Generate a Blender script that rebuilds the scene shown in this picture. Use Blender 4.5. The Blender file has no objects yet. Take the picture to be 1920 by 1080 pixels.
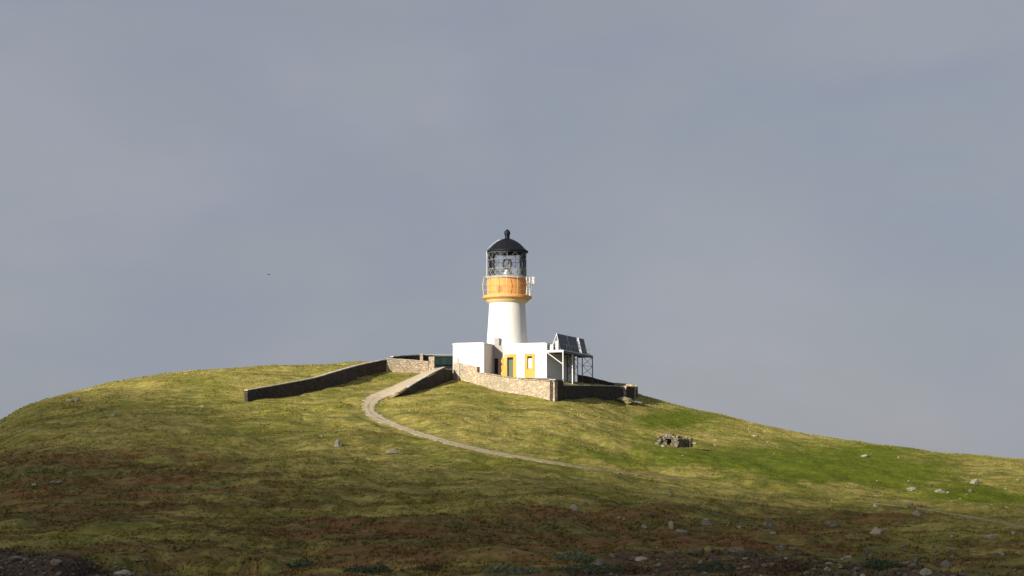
import bpy, math, random
import numpy as np
from mathutils import Vector, Matrix

random.seed(7)
rng = np.random.default_rng(11)
scene = bpy.context.scene
COL = scene.collection
R = math.radians

# ------------------------------------------------------------------ camera model
F = 3583.0
EYE = 885.0
TH = math.atan((EYE - 540.0) / F)
CT, ST = math.cos(TH), math.sin(TH)

def ut(px, py):
    X = (np.asarray(px, float) - 960.0) / F
    Yu = (540.0 - np.asarray(py, float)) / F
    yy = CT - Yu * ST
    return X / yy, (ST + Yu * CT) / yy

def P(px, py, d):
    u, t = ut(px, py)
    return Vector((float(u * d), float(d), float(t * d)))

def pix(x, y, z):
    dep = y * CT + z * ST
    return 960 + F * x / dep, 540 - F * (z * CT - y * ST) / dep

# ------------------------------------------------------------------ terrain
SIL = [(-1400, 930), (-900, 900), (-400, 872), (-150, 838), (-60, 812), (0, 789), (40, 766), (100, 744), (200, 719), (300, 703),
       (400, 694), (500, 687), (600, 683), (680, 678), (760, 681), (850, 701), (950, 714), (1050, 717), (1130, 722),
       (1200, 739), (1280, 762), (1380, 786), (1480, 810), (1580, 828), (1660, 840), (1760, 850), (1840, 856),
       (1920, 863), (2200, 880), (2600, 905), (3200, 940)]
DRP = [(-1400, 240), (-400, 262), (0, 275), (465, 300), (724, 311), (790, 308), (850, 300), (1040, 298), (1169, 312), (1300, 312), (1500, 305),
       (1920, 292), (2600, 265), (3200, 250)]
_s = [ut(a, b) for a, b in SIL]
SU = np.array([float(a) for a, b in _s]); STT = np.array([float(b) for a, b in _s])
DU = np.array([(a - 960) / F for a, b in DRP]); DD = np.array([b for a, b in DRP], float)
uf = np.linspace(-1.2, 1.2, 4801)
def smooth(arr, n):
    k = np.hanning(n); k /= k.sum()
    p = np.pad(arr, n // 2, mode='edge')
    return np.convolve(p, k, mode='valid')[:len(arr)]
TRF = smooth(np.interp(uf, SU, STT), 35)
DRF = smooth(np.interp(uf, DU, DD), 61)
DB = 110.0
TB = float(ut(960, 1080)[1])
qf = np.linspace(0, 3.5, 7001)
wf = 1 - qf ** 1.15
vf = 0.5 * (wf + np.sqrt(wf * wf + 0.03 ** 2)) + 0.5 * np.maximum(0, qf - 1.0) ** 1.7
i0 = int(np.argmin(vf)); VM = vf[i0]
vf = (vf - VM) / (vf[0] - VM)

def sstep(x):
    x = np.clip(x, 0, 1)
    return x * x * (3 - 2 * x)

def h0(x, y):
    x = np.asarray(x, float); y = np.asarray(y, float)
    yc = np.maximum(y, 25.0)
    u = np.clip(x / yc, -1.19, 1.19)
    tr = np.interp(u, uf, TRF); dr = np.interp(u, uf, DRF)
    q = (yc - DB) / (dr - DB)
    v = np.interp(np.clip(q, 0, 3.5), qf, vf)
    t = tr + (TB - tr) * v
    zf = t * yc
    zn = -1.8 + (TB * DB + 1.8) * (1 - (1 - np.clip(y, 0, DB) / DB) ** 2)
    z = np.where(y < DB, zn, zf)
    z = z - 80 * sstep((y - dr - 45) / 230)
    z = z - 80 * sstep((np.abs(u) - 0.55) / 0.4) * sstep((y - 40) / 120)
    z = z - 90 * sstep((-y - 30) / 150)
    return z

def gp(px, py):
    """ground point seen at a pixel of the photograph"""
    u, t = ut(px, py)
    u = float(u); t = float(t)
    tr = float(np.interp(u, uf, TRF)); dr = float(np.interp(u, uf, DRF))
    v = min(max((t - tr) / (TB - tr), 0.0), 1.0)
    q = float(np.interp(v, vf[:i0 + 1][::-1], qf[:i0 + 1][::-1]))
    d = DB + q * (dr - DB)
    return Vector((u * d, d, t * d))

def vnoise(x, y, seed=0):
    xi = np.floor(x).astype(np.int64); yi = np.floor(y).astype(np.int64)
    xf = x - xi; yf = y - yi
    xf = xf * xf * xf * (xf * (xf * 6 - 15) + 10); yf = yf * yf * yf * (yf * (yf * 6 - 15) + 10)
    def hsh(a, b):
        n = (a * 374761393 + b * 668265263 + seed * 974634777) & 0x7fffffff
        n = ((n ^ (n >> 13)) * 1274126177) & 0x7fffffff
        n = (n ^ (n >> 16)) & 0xffff
        return n / 32767.5 - 1.0
    a = hsh(xi, yi); b = hsh(xi + 1, yi); c = hsh(xi, yi + 1); d = hsh(xi + 1, yi + 1)
    return (a * (1 - xf) + b * xf) * (1 - yf) + (c * (1 - xf) + d * xf) * yf

def rot(x, y, a):
    return x * math.cos(a) - y * math.sin(a), x * math.sin(a) + y * math.cos(a)

# track: (left/near edge, right/far edge) pixels; third value set where the far edge stands on a retaining wall
TRACK = [((814, 691), (834, 689), 717), ((797, 697), (818, 696), 724), ((779, 705), (800, 706), 729.5), ((757, 714.5), (784, 714.5), 733),
         ((733, 725.5), (766, 725), 740), ((708, 735), (748, 736), 744), ((688, 744), (722, 747), None), ((680, 755), (708, 757), None),
         ((680, 767), (702, 765), None), ((688, 778), (706, 773), None), ((702, 789), (718, 781), None),
         ((728, 800), (741, 790), None), ((762, 813), (772, 803), None), ((800, 824), (810, 815), None),
         ((842, 836), (852, 827), None), ((890, 847), (898, 839), None), ((935, 855.5), (942, 848), None),
         ((985, 863.5), (991, 857), None), ((1035, 871), (1041, 865), None), ((1085, 879), (1090, 874), None),
         ((1140, 886.5), (1145, 882.5), None), ((1200, 893), (1204, 890), None)]
TL, TR_ = [], []
for (l, r, bpy_) in TRACK:
    if l[1] > 798 and bpy_ is None:
        q_ = .20; l, r = (l[0] + (r[0] - l[0]) * q_, l[1] + (r[1] - l[1]) * q_), (r[0] + (l[0] - r[0]) * q_, r[1] + (l[1] - r[1]) * q_)
    TL.append(gp(*l))
    if bpy_ is None:
        TR_.append(gp(*r))
    else:
        d = gp(r[0], bpy_).y
        TR_.append(P(r[0], r[1], d))
TRAIL = [(1203, 891.5), (1240, 895), (1280, 898)]
TRAIL2 = [(1610, 939), (1660, 946), (1720, 953), (1790, 965), (1850, 975), (1930, 990), (2100, 1010)]
def dense(pts, n):
    out = []
    m = len(pts)
    for i in range(m - 1):
        p0 = pts[max(i - 1, 0)]; p1 = pts[i]; p2 = pts[i + 1]; p3 = pts[min(i + 2, m - 1)]
        for k in range(n):
            s = k / n
            out.append(0.5 * ((2 * p1) + (p2 - p0) * s + (2 * p0 - 5 * p1 + 4 * p2 - p3) * s * s + (3 * p1 - p0 - 3 * p2 + p3) * s ** 3))
    out.append(pts[-1].copy())
    return out
TLd, TRd = dense(TL, 8), dense(TR_, 8)
T1d = dense([gp(*p) for p in TRAIL], 8); T2d = dense([gp(*p) for p in TRAIL2], 8)
damp_pts = []
for a, b in zip(TLd, TRd):
    for s in (0, .33, .66, 1): damp_pts.append((a.lerp(b, s).x, a.lerp(b, s).y))
for p in T1d + T2d: damp_pts.append((p.x, p.y))
damp_pts = np.array(damp_pts)

def damp(x, y):
    sh = x.shape; x = x.ravel(); y = y.ravel()
    out = np.full(x.shape, 99.0)
    for i in range(0, len(damp_pts), 40):
        c = damp_pts[i:i + 40]
        m = (x > c[:, 0].min() - 4) & (x < c[:, 0].max() + 4) & (y > c[:, 1].min() - 4) & (y < c[:, 1].max() + 4)
        if m.any():
            dd = np.sqrt(((x[m][:, None] - c[:, 0]) ** 2 + (y[m][:, None] - c[:, 1]) ** 2)).min(1)
            out[m] = np.minimum(out[m], dd)
    return sstep((out - 0.8) / 2.6).reshape(sh)

def lipd(u):
    return 128 + 5 * np.sin(u * 60) + 2.5 * np.sin(u * 170 + 1)

def bumps(x, y):
    a1, b1 = rot(x, y, .4); a2, b2 = rot(x, y, 1.1); a3, b3 = rot(x, y, 2.0)
    n = 0.42 * vnoise(a1 / 17, b1 / 13, 1) + 0.36 * vnoise(a2 / 6.2, b2 / 4.6, 2) + 0.19 * vnoise(a3 / 2.5, b3 / 2.2, 3)
    n = n + 0.075 * vnoise(a1 / 1.05, b1 / 1.05, 4) + 0.035 * vnoise(a2 / .45, b2 / .45, 5)
    near = 1 - sstep((y - 150) / 60)
    ab, bb = rot(x, y, R(8)); n = n + 0.42 * vnoise(ab / 17, bb / 4.4, 41) + .16 * vnoise(ab / 7, bb / 2.0, 42)
    n = n + near * (0.35 * np.abs(vnoise(a3 / 5.0, b3 / 4.2, 8)) + 0.12 * vnoise(a1 / 1.9, b1 / 1.7, 9))
    top = 0.45 + 0.55 * sstep((295 - y) / 60)
    return n * top

def H(x, y):
    x = np.asarray(x, float); y = np.asarray(y, float)
    z = h0(x, y)
    dm = damp(np.atleast_1d(x), np.atleast_1d(y)).reshape(np.shape(x))
    z = z + bumps(x, y) * dm
    u = x / np.maximum(y, 25)
    left = 1 - sstep((u + 0.15) / 0.08)
    z = z - 1.1 * left * sstep((lipd(u) - y) / 2.2) * sstep((y - 20) / 60)
    return z

def ground(px, py, dz=0.0):
    u, t = ut(px, py); u = float(u); t = float(t)
    dd = np.linspace(90, 325, 1100)
    hit = np.nonzero(H(u * dd, dd) >= t * dd)[0]
    d = float(dd[hit[0]]) if len(hit) else gp(px, py).y
    return Vector((u * d, d, float(H(np.array([u * d]), np.array([d]))[0]) + dz))

# ------------------------------------------------------------------ materials
def new_mat(name):
    m = bpy.data.materials.new(name); m.use_nodes = True
    nt = m.node_tree; nt.nodes.clear()
    out = nt.nodes.new('ShaderNodeOutputMaterial'); b = nt.nodes.new('ShaderNodeBsdfPrincipled')
    b.inputs['Specular IOR Level'].default_value = .25
    nt.links.new(b.outputs[0], out.inputs[0])
    return m, nt, b, out

def N(nt, kind, **kw):
    n = nt.nodes.new(kind)
    for k, v in kw.items():
        if k in ('operation', 'blend_type', 'data_type', 'feature', 'noise_dimensions', 'attribute_name', 'distance', 'interpolation'):
            setattr(n, k, v)
        else:
            n.inputs[k].default_value = v
    return n

def mixc(nt, fac, a, b, mode='MIX'):
    n = nt.nodes.new('ShaderNodeMix'); n.data_type = 'RGBA'; n.blend_type = mode
    for idx, v in ((0, fac), (6, a), (7, b)):
        if hasattr(v, 'links') or isinstance(v, bpy.types.NodeSocket): nt.links.new(v, n.inputs[idx])
        elif idx == 0: n.inputs[0].default_value = v
        else: n.inputs[idx].default_value = (*v, 1)
    return n.outputs[2]

def ramp(nt, src, a, b):
    n = nt.nodes.new('ShaderNodeMapRange'); n.interpolation_type = 'SMOOTHSTEP'
    nt.links.new(src, n.inputs[0]); n.inputs[1].default_value = a; n.inputs[2].default_value = b
    return n.outputs[0]

def noise(nt, vec, scale, detail=4, rough=.55):
    n = nt.nodes.new('ShaderNodeTexNoise'); n.inputs['Scale'].default_value = scale
    n.inputs['Detail'].default_value = detail; n.inputs['Roughness'].default_value = rough
    nt.links.new(vec, n.inputs['Vector'])
    return n.outputs['Fac']

def geopos(nt):
    return nt.nodes.new('ShaderNodeNewGeometry').outputs['Position']

def math_(nt, op, a, b=None):
    n = nt.nodes.new('ShaderNodeMath'); n.operation = op
    for i, v in enumerate((a, b)):
        if v is None: continue
        if isinstance(v, bpy.types.NodeSocket): nt.links.new(v, n.inputs[i])
        else: n.inputs[i].default_value = v
    return n.outputs[0]

def bump(nt, bsdf, h, strength=.5, dist=.05):
    n = nt.nodes.new('ShaderNodeBump'); n.inputs['Strength'].default_value = strength; n.inputs['Distance'].default_value = dist
    nt.links.new(h, n.inputs['Height']); nt.links.new(n.outputs[0], bsdf.inputs['Normal'])

def plain(name, col, rough=.6, metal=0.0, var=.15, scale=1.2, stain=None, sfac=.5):
    m, nt, b, o = new_mat(name)
    pos = geopos(nt)
    n1 = noise(nt, pos, scale, 6, .6)
    c = mixc(nt, n1, tuple(x * (1 - var) for x in col), tuple(min(1, x * (1 + var)) for x in col))
    if stain:
        mp = nt.nodes.new('ShaderNodeMapping'); mp.inputs['Scale'].default_value = (1.6, 1.6, .35)
        nt.links.new(pos, mp.inputs[0])
        s = ramp(nt, noise(nt, mp.outputs[0], 1.5, 6, .65), .5, .75)
        s = math_(nt, 'MULTIPLY', s, sfac)
        c = mixc(nt, s, c, stain)
    nt.links.new(c, b.inputs['Base Color'])
    b.inputs['Roughness'].default_value = rough; b.inputs['Metallic'].default_value = metal
    bump(nt, b, noise(nt, pos, 9, 5), .25, .02)
    return m

def stone_mat(name, cols, scale=2.6, mortar=(.16, .14, .11), lich=(.34, .31, .22), bstr=.8):
    m, nt, b, o = new_mat(name)
    pos = geopos(nt)
    mp = nt.nodes.new('ShaderNodeMapping'); mp.inputs['Scale'].default_value = (1, 1, 1.7)
    nt.links.new(pos, mp.inputs[0])
    wn = nt.nodes.new('ShaderNodeTexNoise'); wn.inputs['Scale'].default_value = 3.0
    nt.links.new(mp.outputs[0], wn.inputs['Vector'])
    va = nt.nodes.new('ShaderNodeVectorMath'); va.operation = 'MULTIPLY_ADD'
    nt.links.new(wn.outputs['Color'], va.inputs[0]); va.inputs[1].default_value = (.25, .25, .25)
    nt.links.new(mp.outputs[0], va.inputs[2])
    v1 = nt.nodes.new('ShaderNodeTexVoronoi'); v1.inputs['Scale'].default_value = scale
    nt.links.new(va.outputs[0], v1.inputs['Vector'])
    v2 = nt.nodes.new('ShaderNodeTexVoronoi'); v2.feature = 'DISTANCE_TO_EDGE'; v2.inputs['Scale'].default_value = scale
    nt.links.new(va.outputs[0], v2.inputs['Vector'])
    sep = nt.nodes.new('ShaderNodeSeparateColor'); nt.links.new(v1.outputs['Color'], sep.inputs[0])
    c = mixc(nt, sep.outputs[0], cols[0], cols[1])
    c = mixc(nt, ramp(nt, sep.outputs[1], .55, .95), c, cols[2])
    c = mixc(nt, math_(nt, 'MULTIPLY', ramp(nt, noise(nt, pos, .55, 5), .45, .7), .6), c, lich)
    edge = ramp(nt, v2.outputs['Distance'], .0, .07)
    c = mixc(nt, edge, mortar, c)
    c = mixc(nt, .35, c, mixc(nt, noise(nt, pos, 7, 5), (.05, .045, .04), (.6, .55, .45)), 'OVERLAY')
    nt.links.new(c, b.inputs['Base Color']); b.inputs['Roughness'].default_value = .92
    hh = math_(nt, 'ADD', math_(nt, 'MULTIPLY', edge, .8), math_(nt, 'MULTIPLY', noise(nt, pos, 6, 5), .6))
    bump(nt, b, hh, bstr, .08)
    return m

def ground_mat(name, blades=False):
    m, nt, b, o = new_mat(name)
    pos = geopos(nt)
    at = nt.nodes.new('ShaderNodeAttribute'); at.attribute_name = 'cover'
    sep = nt.nodes.new('ShaderNodeSeparateColor'); nt.links.new(at.outputs['Color'], sep.inputs[0])
    brown, lush, bare = sep.outputs[0], sep.outputs[1], sep.outputs[2]
    nb = noise(nt, pos, .07, 5, .6); nm = noise(nt, pos, .32, 6, .65); nf = noise(nt, pos, 1.6, 6, .7); nff = noise(nt, pos, 5.0, 4, .7)
    c = mixc(nt, ramp(nt, nm, .36, .64), (.300, .245, .062), (.180, .182, .036))
    c = mixc(nt, math_(nt, 'MULTIPLY', ramp(nt, nf, .46, .66), .75), c, (.42, .35, .14))
    c = mixc(nt, math_(nt, 'MULTIPLY', ramp(nt, nb, .48, .62), .6), c, (.15, .16, .02))
    # bands of darker green, brown and straw cover along the slope
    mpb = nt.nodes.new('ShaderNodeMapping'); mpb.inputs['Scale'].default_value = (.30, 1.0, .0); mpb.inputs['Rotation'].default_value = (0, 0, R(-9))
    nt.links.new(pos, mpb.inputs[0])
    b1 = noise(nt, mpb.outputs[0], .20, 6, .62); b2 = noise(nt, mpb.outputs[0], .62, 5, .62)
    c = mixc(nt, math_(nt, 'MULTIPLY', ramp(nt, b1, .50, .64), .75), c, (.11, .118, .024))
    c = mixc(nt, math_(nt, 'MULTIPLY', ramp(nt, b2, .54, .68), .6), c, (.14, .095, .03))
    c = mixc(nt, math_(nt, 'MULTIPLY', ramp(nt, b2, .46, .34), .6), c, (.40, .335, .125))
    # lush turf
    lf = ramp(nt, math_(nt, 'ADD', lush, math_(nt, 'MULTIPLY', math_(nt, 'SUBTRACT', nm, .5), .9)), .25, .75)
    c = mixc(nt, lf, c, mixc(nt, nf, (.060, .105, .006), (.145, .150, .014)))
    # heather and dead moor grass
    bf = ramp(nt, math_(nt, 'ADD', brown, math_(nt, 'MULTIPLY', math_(nt, 'ADD', math_(nt, 'SUBTRACT', nm, .5), math_(nt, 'SUBTRACT', b1, .5)), 1.9)), .2, .95)
    hc = mixc(nt, ramp(nt, nf, .38, .62), (.095, .068, .020), (.185, .130, .044))
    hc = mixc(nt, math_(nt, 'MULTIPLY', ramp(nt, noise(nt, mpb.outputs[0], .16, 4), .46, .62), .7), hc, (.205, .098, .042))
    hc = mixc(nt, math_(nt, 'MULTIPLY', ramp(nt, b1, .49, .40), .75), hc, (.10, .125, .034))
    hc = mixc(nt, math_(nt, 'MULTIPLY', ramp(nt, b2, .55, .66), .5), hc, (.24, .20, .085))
    hc = mixc(nt, math_(nt, 'MULTIPLY', ramp(nt, noise(nt, pos, .55, 4), .54, .68), .8), hc, (.075, .088, .024))
    c = mixc(nt, bf, c, hc)
    # bare peat and scree
    rf = ramp(nt, math_(nt, 'ADD', bare, math_(nt, 'MULTIPLY', math_(nt, 'SUBTRACT', nf, .5), 1.3)), .35, .75)
    rc = mixc(nt, ramp(nt, nff, .45, .7), (.055, .038, .027), (.14, .105, .078))
    c = mixc(nt, rf, c, rc)
    md = noise(nt, pos, .75, 5, .7)
    c = mixc(nt, .55, c, mixc(nt, ramp(nt, md, .38, .62), (.34, .32, .29), (.64, .62, .58)), 'OVERLAY')
    c = mixc(nt, .3, c, mixc(nt, nff, (.2, .2, .2), (.8, .8, .8)), 'OVERLAY')
    nt.links.new(c, b.inputs['Base Color']); b.inputs['Roughness'].default_value = .95
    b.inputs['Specular IOR Level'].default_value = .1
    if not blades:
        bump(nt, b, math_(nt, 'ADD', nf, math_(nt, 'MULTIPLY', nff, .4)), .6, .18)
    return m

M = {}
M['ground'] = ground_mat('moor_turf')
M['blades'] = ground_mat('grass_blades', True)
M['white'] = plain('white_harling', (.68, .665, .635), .8, var=.05, stain=(.50, .45, .37), sfac=.5)
M['ochre'] = plain('ochre_paint', (.74, .37, .075), .6, var=.10, stain=(.42, .15, .05), sfac=.55)
M['ochre2'] = plain('ochre_surround', (.62, .31, .055), .7, var=.25, stain=(.66, .50, .28), sfac=.7)
M['black'] = plain('black_lead_roof', (.006, .007, .011), .6, var=.3)
M['iron'] = plain('dark_iron', (.17, .175, .20), .6, .0, var=.3)
M['pale_metal'] = plain('pale_painted_metal', (.66, .65, .62), .5, .0, var=.12)
M['galv'] = plain('galvanised_steel', (.50, .51, .52), .45, .35, var=.15)
M['galvdark'] = plain('weathered_steel', (.10, .11, .14), .6, .4, var=.2)
M['deck'] = plain('deck_grating', (.10, .095, .09), .8, var=.25)
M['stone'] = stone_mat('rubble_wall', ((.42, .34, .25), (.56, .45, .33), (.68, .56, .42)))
M['stone_shaded'] = stone_mat('shaded_rubble_wall', ((.050, .042, .042), (.068, .056, .054), (.098, .080, .074)), mortar=(.045, .038, .036), lich=(.10, .085, .075))  # shaded copy of the rubble, darkness of faces turned from the sun painted in
M['coping'] = plain('cement_coping', (.46, .42, .36), .85, var=.22, stain=(.25, .22, .18))
M['track'] = plain('concrete_track', (.46, .375, .25), .95, var=.4, scale=1.3, stain=(.24, .20, .07), sfac=1.0)
M['trail'] = plain('worn_track', (.30, .26, .13), .95, var=.4, scale=2.0, stain=(.15, .13, .04), sfac=1.0)
M['porch_grey'] = plain('porch_wall_grey', (.34, .31, .29), .85, var=.15, stain=(.22, .2, .18))  # plain grey with darker streaks for the porch wall and the stub
M['yard'] = plain('yard_paving', (.40, .34, .27), .9, var=.2, stain=(.25, .22, .12))
M['door_green'] = plain('green_door_paint', (.075, .10, .06), .5, var=.2)
M['door_dark'] = plain('dark_door_paint', (.022, .010, .010), .5, var=.2)
M['reveal_shade'] = plain('painted_reveal_shade', (.03, .022, .012), .8, var=.1)  # dark colour for shade painted at the tops of openings
M['pane'] = plain('blinded_window', (.62, .56, .52), .25, var=.08)
M['green_shed'] = plain('dark_green_sheeting', (.006, .022, .019), .6, var=.5, stain=(.03, .05, .045))
M['rock'] = stone_mat('gneiss_boulder', ((.14, .127, .105), (.19, .172, .145), (.25, .23, .19)), scale=1.3, mortar=(.10, .09, .075), bstr=.5)
M['rock_pale'] = plain('pale_lichened_rock', (.30, .275, .21), .95, var=.45, scale=3.0, stain=(.18, .16, .10), sfac=.9)
M['mound'] = plain('overgrown_rubble', (.24, .21, .11), .95, var=.6, scale=2.2, stain=(.12, .10, .05), sfac=.9)
M['rock_dark'] = plain('dark_rock', (.17, .145, .125), .9, var=.4, scale=3.0, stain=(.08, .07, .06), sfac=.8)
M['hut'] = stone_mat('drystone', ((.17, .145, .12), (.26, .225, .185), (.36, .32, .25)), scale=3.4, mortar=(.03, .025, .02), bstr=1.0)
M['turf'] = plain('turf_roof', (.26, .24, .11), .95, var=.35, scale=4, stain=(.34, .30, .2))
M['feather'] = plain('dark_feathers', (.05, .05, .055), .8)
M['brass'] = plain('brass', (.42, .36, .22), .35, .6, var=.1)

def rut_mat(name, conc, grass, upper):
    m, nt, b, o = new_mat(name)
    pos = geopos(nt)
    at = nt.nodes.new('ShaderNodeAttribute'); at.attribute_name = 'across'
    sep = nt.nodes.new('ShaderNodeSeparateColor'); nt.links.new(at.outputs['Color'], sep.inputs[0])
    nn_ = noise(nt, pos, 1.1, 6, .65); nf = noise(nt, pos, 4.5, 5, .65)
    off = math_(nt, 'ABSOLUTE', math_(nt, 'SUBTRACT', sep.outputs[0], .5))          # 0 middle, .5 edge
    c = mixc(nt, nf, tuple(x * .72 for x in conc), tuple(x * 1.25 for x in conc))
    mid = math_(nt, 'MULTIPLY', ramp(nt, off, .15, .02), ramp(nt, nn_, .40, .60))
    mid = math_(nt, 'MULTIPLY', mid, ramp(nt, sep.outputs[1], upper - .12, upper + .08))
    edg = math_(nt, 'MULTIPLY', ramp(nt, off, .30, .5), ramp(nt, nn_, .38, .55))
    far = math_(nt, 'MULTIPLY', ramp(nt, sep.outputs[1], .72, 1.0), ramp(nt, nn_, .70, .35))
    c = mixc(nt, math_(nt, 'MULTIPLY', ramp(nt, nn_, .52, .66), .35), c, grass)
    for f in (mid, edg, far): c = mixc(nt, math_(nt, 'MULTIPLY', f, .85), c, grass)
    nt.links.new(c, b.inputs['Base Color']); b.inputs['Roughness'].default_value = .95
    bump(nt, b, nf, .5, .05)
    return m
M['track'] = rut_mat('concrete_track', (.47, .385, .27), (.20, .17, .04), .30)
def glass_mat():
    m, nt, b, o = new_mat('lantern_glass')
    nt.nodes.remove(b)
    tr = nt.nodes.new('ShaderNodeBsdfTransparent'); tr.inputs[0].default_value = (.95, .96, .98, 1)
    gl = nt.nodes.new('ShaderNodeBsdfGlossy'); gl.inputs['Roughness'].default_value = .3; gl.inputs['Color'].default_value = (.35, .37, .4, 1)
    fr = nt.nodes.new('ShaderNodeFresnel'); fr.inputs[0].default_value = 1.5
    mx = nt.nodes.new('ShaderNodeMixShader')
    nt.links.new(fr.outputs[0], mx.inputs[0]); nt.links.new(tr.outputs[0], mx.inputs[1]); nt.links.new(gl.outputs[0], mx.inputs[2])
    nt.links.new(mx.outputs[0], o.inputs[0])
    return m
M['glass'] = glass_mat()
M['rail_cream'] = plain('cream_railing', (.62, .50, .33), .6)
M['lattice_grey'] = plain('grey_lattice', (.34, .31, .25), .6)
M['corbel'] = plain('ochre_corbel', (.62, .32, .095), .65, var=.1, stain=(.66, .48, .28), sfac=.7)
M['corbel_pale'] = plain('cream_corbel', (.66, .53, .31), .65, var=.06)

def solar_mat():
    m, nt, b, o = new_mat('solar_cells')
    tc = nt.nodes.new('ShaderNodeTexCoord')
    br = nt.nodes.new('ShaderNodeTexBrick'); br.offset = 0
    nt.links.new(tc.outputs['UV'], br.inputs['Vector'])
    br.inputs['Color1'].default_value = (.028, .032, .055, 1); br.inputs['Color2'].default_value = (.036, .040, .066, 1)
    br.inputs['Mortar'].default_value = (.10, .11, .14, 1); br.inputs['Scale'].default_value = 1
    br.inputs['Mortar Size'].default_value = .02; br.inputs['Brick Width'].default_value = .6; br.inputs['Row Height'].default_value = .6
    nt.links.new(br.outputs[0], b.inputs['Base Color']); b.inputs['Roughness'].default_value = .35; b.inputs['Specular IOR Level'].default_value = .12
    return m
M['solar'] = solar_mat()

# ------------------------------------------------------------------ mesh helpers
class MB:
    def __init__(s): s.v = []; s.f = []; s.sm = False
    def add(s, vs, fs):
        b = len(s.v); s.v += [tuple(v) for v in vs]; s.f += [tuple(i + b for i in f) for f in fs]
        return s
    def box(s, c, size, mat=None):
        """box centred at c with half axes from mat (3x3 rows = local axes)"""
        sx, sy, sz = [a / 2 for a in size]
        ax = mat or (Vector((1, 0, 0)), Vector((0, 1, 0)), Vector((0, 0, 1)))
        c = Vector(c); vs = []
        for k in (-1, 1):
            for j in (-1, 1):
                for i in (-1, 1):
                    vs.append(c + ax[0] * (i * sx) + ax[1] * (j * sy) + ax[2] * (k * sz))
        return s.add(vs, [(0, 2, 3, 1), (4, 5, 7, 6), (0, 1, 5, 4), (2, 6, 7, 3), (0, 4, 6, 2), (1, 3, 7, 5)])
    def tube(s, pts, r, n=8, closed=False):
        pts = [Vector(p) for p in pts]; m = len(pts); vs = []
        for i, p in enumerate(pts):
            if closed: d = pts[(i + 1) % m] - pts[i - 1]
            else: d = pts[min(i + 1, m - 1)] - pts[max(i - 1, 0)]
            d.normalize()
            up = Vector((0, 0, 1)) if abs(d.z) < .95 else Vector((1, 0, 0))
            a = d.cross(up).normalized(); b = d.cross(a)
            for k in range(n):
                t = 2 * math.pi * k / n
                vs.append(p + a * (r * math.cos(t)) + b * (r * math.sin(t)))
        fs = []
        for i in range(m if closed else m - 1):
            j = (i + 1) % m
            for k in range(n):
                l = (k + 1) % n
                fs.append((i * n + k, i * n + l, j * n + l, j * n + k))
        if not closed:
            fs.append(tuple(range(n))); fs.append(tuple((m - 1) * n + k for k in range(n))[::-1])
        return s.add(vs, fs)
    def lathe(s, prof, n=64, c=(0, 0, 0)):
        vs = []; fs = []; m = len(prof)
        for r, z in prof:
            for k in range(n):
                t = 2 * math.pi * k / n
                vs.append((c[0] + r * math.cos(t), c[1] + r * math.sin(t), c[2] + z))
        for i in range(m - 1):
            for k in range(n):
                l = (k + 1) % n
                fs.append((i * n + k, i * n + l, (i + 1) * n + l, (i + 1) * n + k))
        return s.add(vs, fs)
    def build(s, name, mat, parent=None, smooth=False, bevel=0, loc=None):
        me = bpy.data.meshes.new(name)
        vs = s.v
        if loc is not None: vs = [(v[0] - loc[0], v[1] - loc[1], v[2] - loc[2]) for v in vs]
        me.from_pydata(vs, [], s.f); me.validate(); me.update()
        if isinstance(mat, str): mat = M[mat]
        me.materials.append(mat)
        if smooth:
            me.polygons.foreach_set('use_smooth', [True] * len(me.polygons))
        o = bpy.data.objects.new(name, me); COL.objects.link(o)
        if loc is not None: o.location = loc
        if parent is not None: o.parent = parent
        if bevel:
            bv = o.modifiers.new('bevel', 'BEVEL'); bv.width = bevel; bv.segments = 2; bv.limit_method = 'ANGLE'
        return o

def tag(o, label=None, cat=None, group=None, kind=None):
    if label: o['label'] = label
    if cat: o['category'] = cat
    if group: o['group'] = group
    if kind: o['kind'] = kind
    return o

def empty(name, loc):
    o = bpy.data.objects.new(name, None); COL.objects.link(o); o.location = loc; o.empty_display_size = .3
    return o

# ------------------------------------------------------------------ ground sheet
us = np.concatenate([np.linspace(-1.15, -.33, 60)[:-1], np.linspace(-.33, .33, 760), np.linspace(.33, 1.15, 60)[1:]])
ds = np.concatenate([np.linspace(-260, 40, 30)[:-1], np.linspace(40, 100, 60)[:-1], np.linspace(100, 325, 620)[:-1],
                     np.linspace(325, 700, 90)])
UU, DDm = np.meshgrid(us, ds)
XX = UU * np.maximum(DDm, 90.0); YY = DDm
XX = np.where(DDm < 90, UU * 90.0, XX)
ZZ = H(XX, YY)

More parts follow.
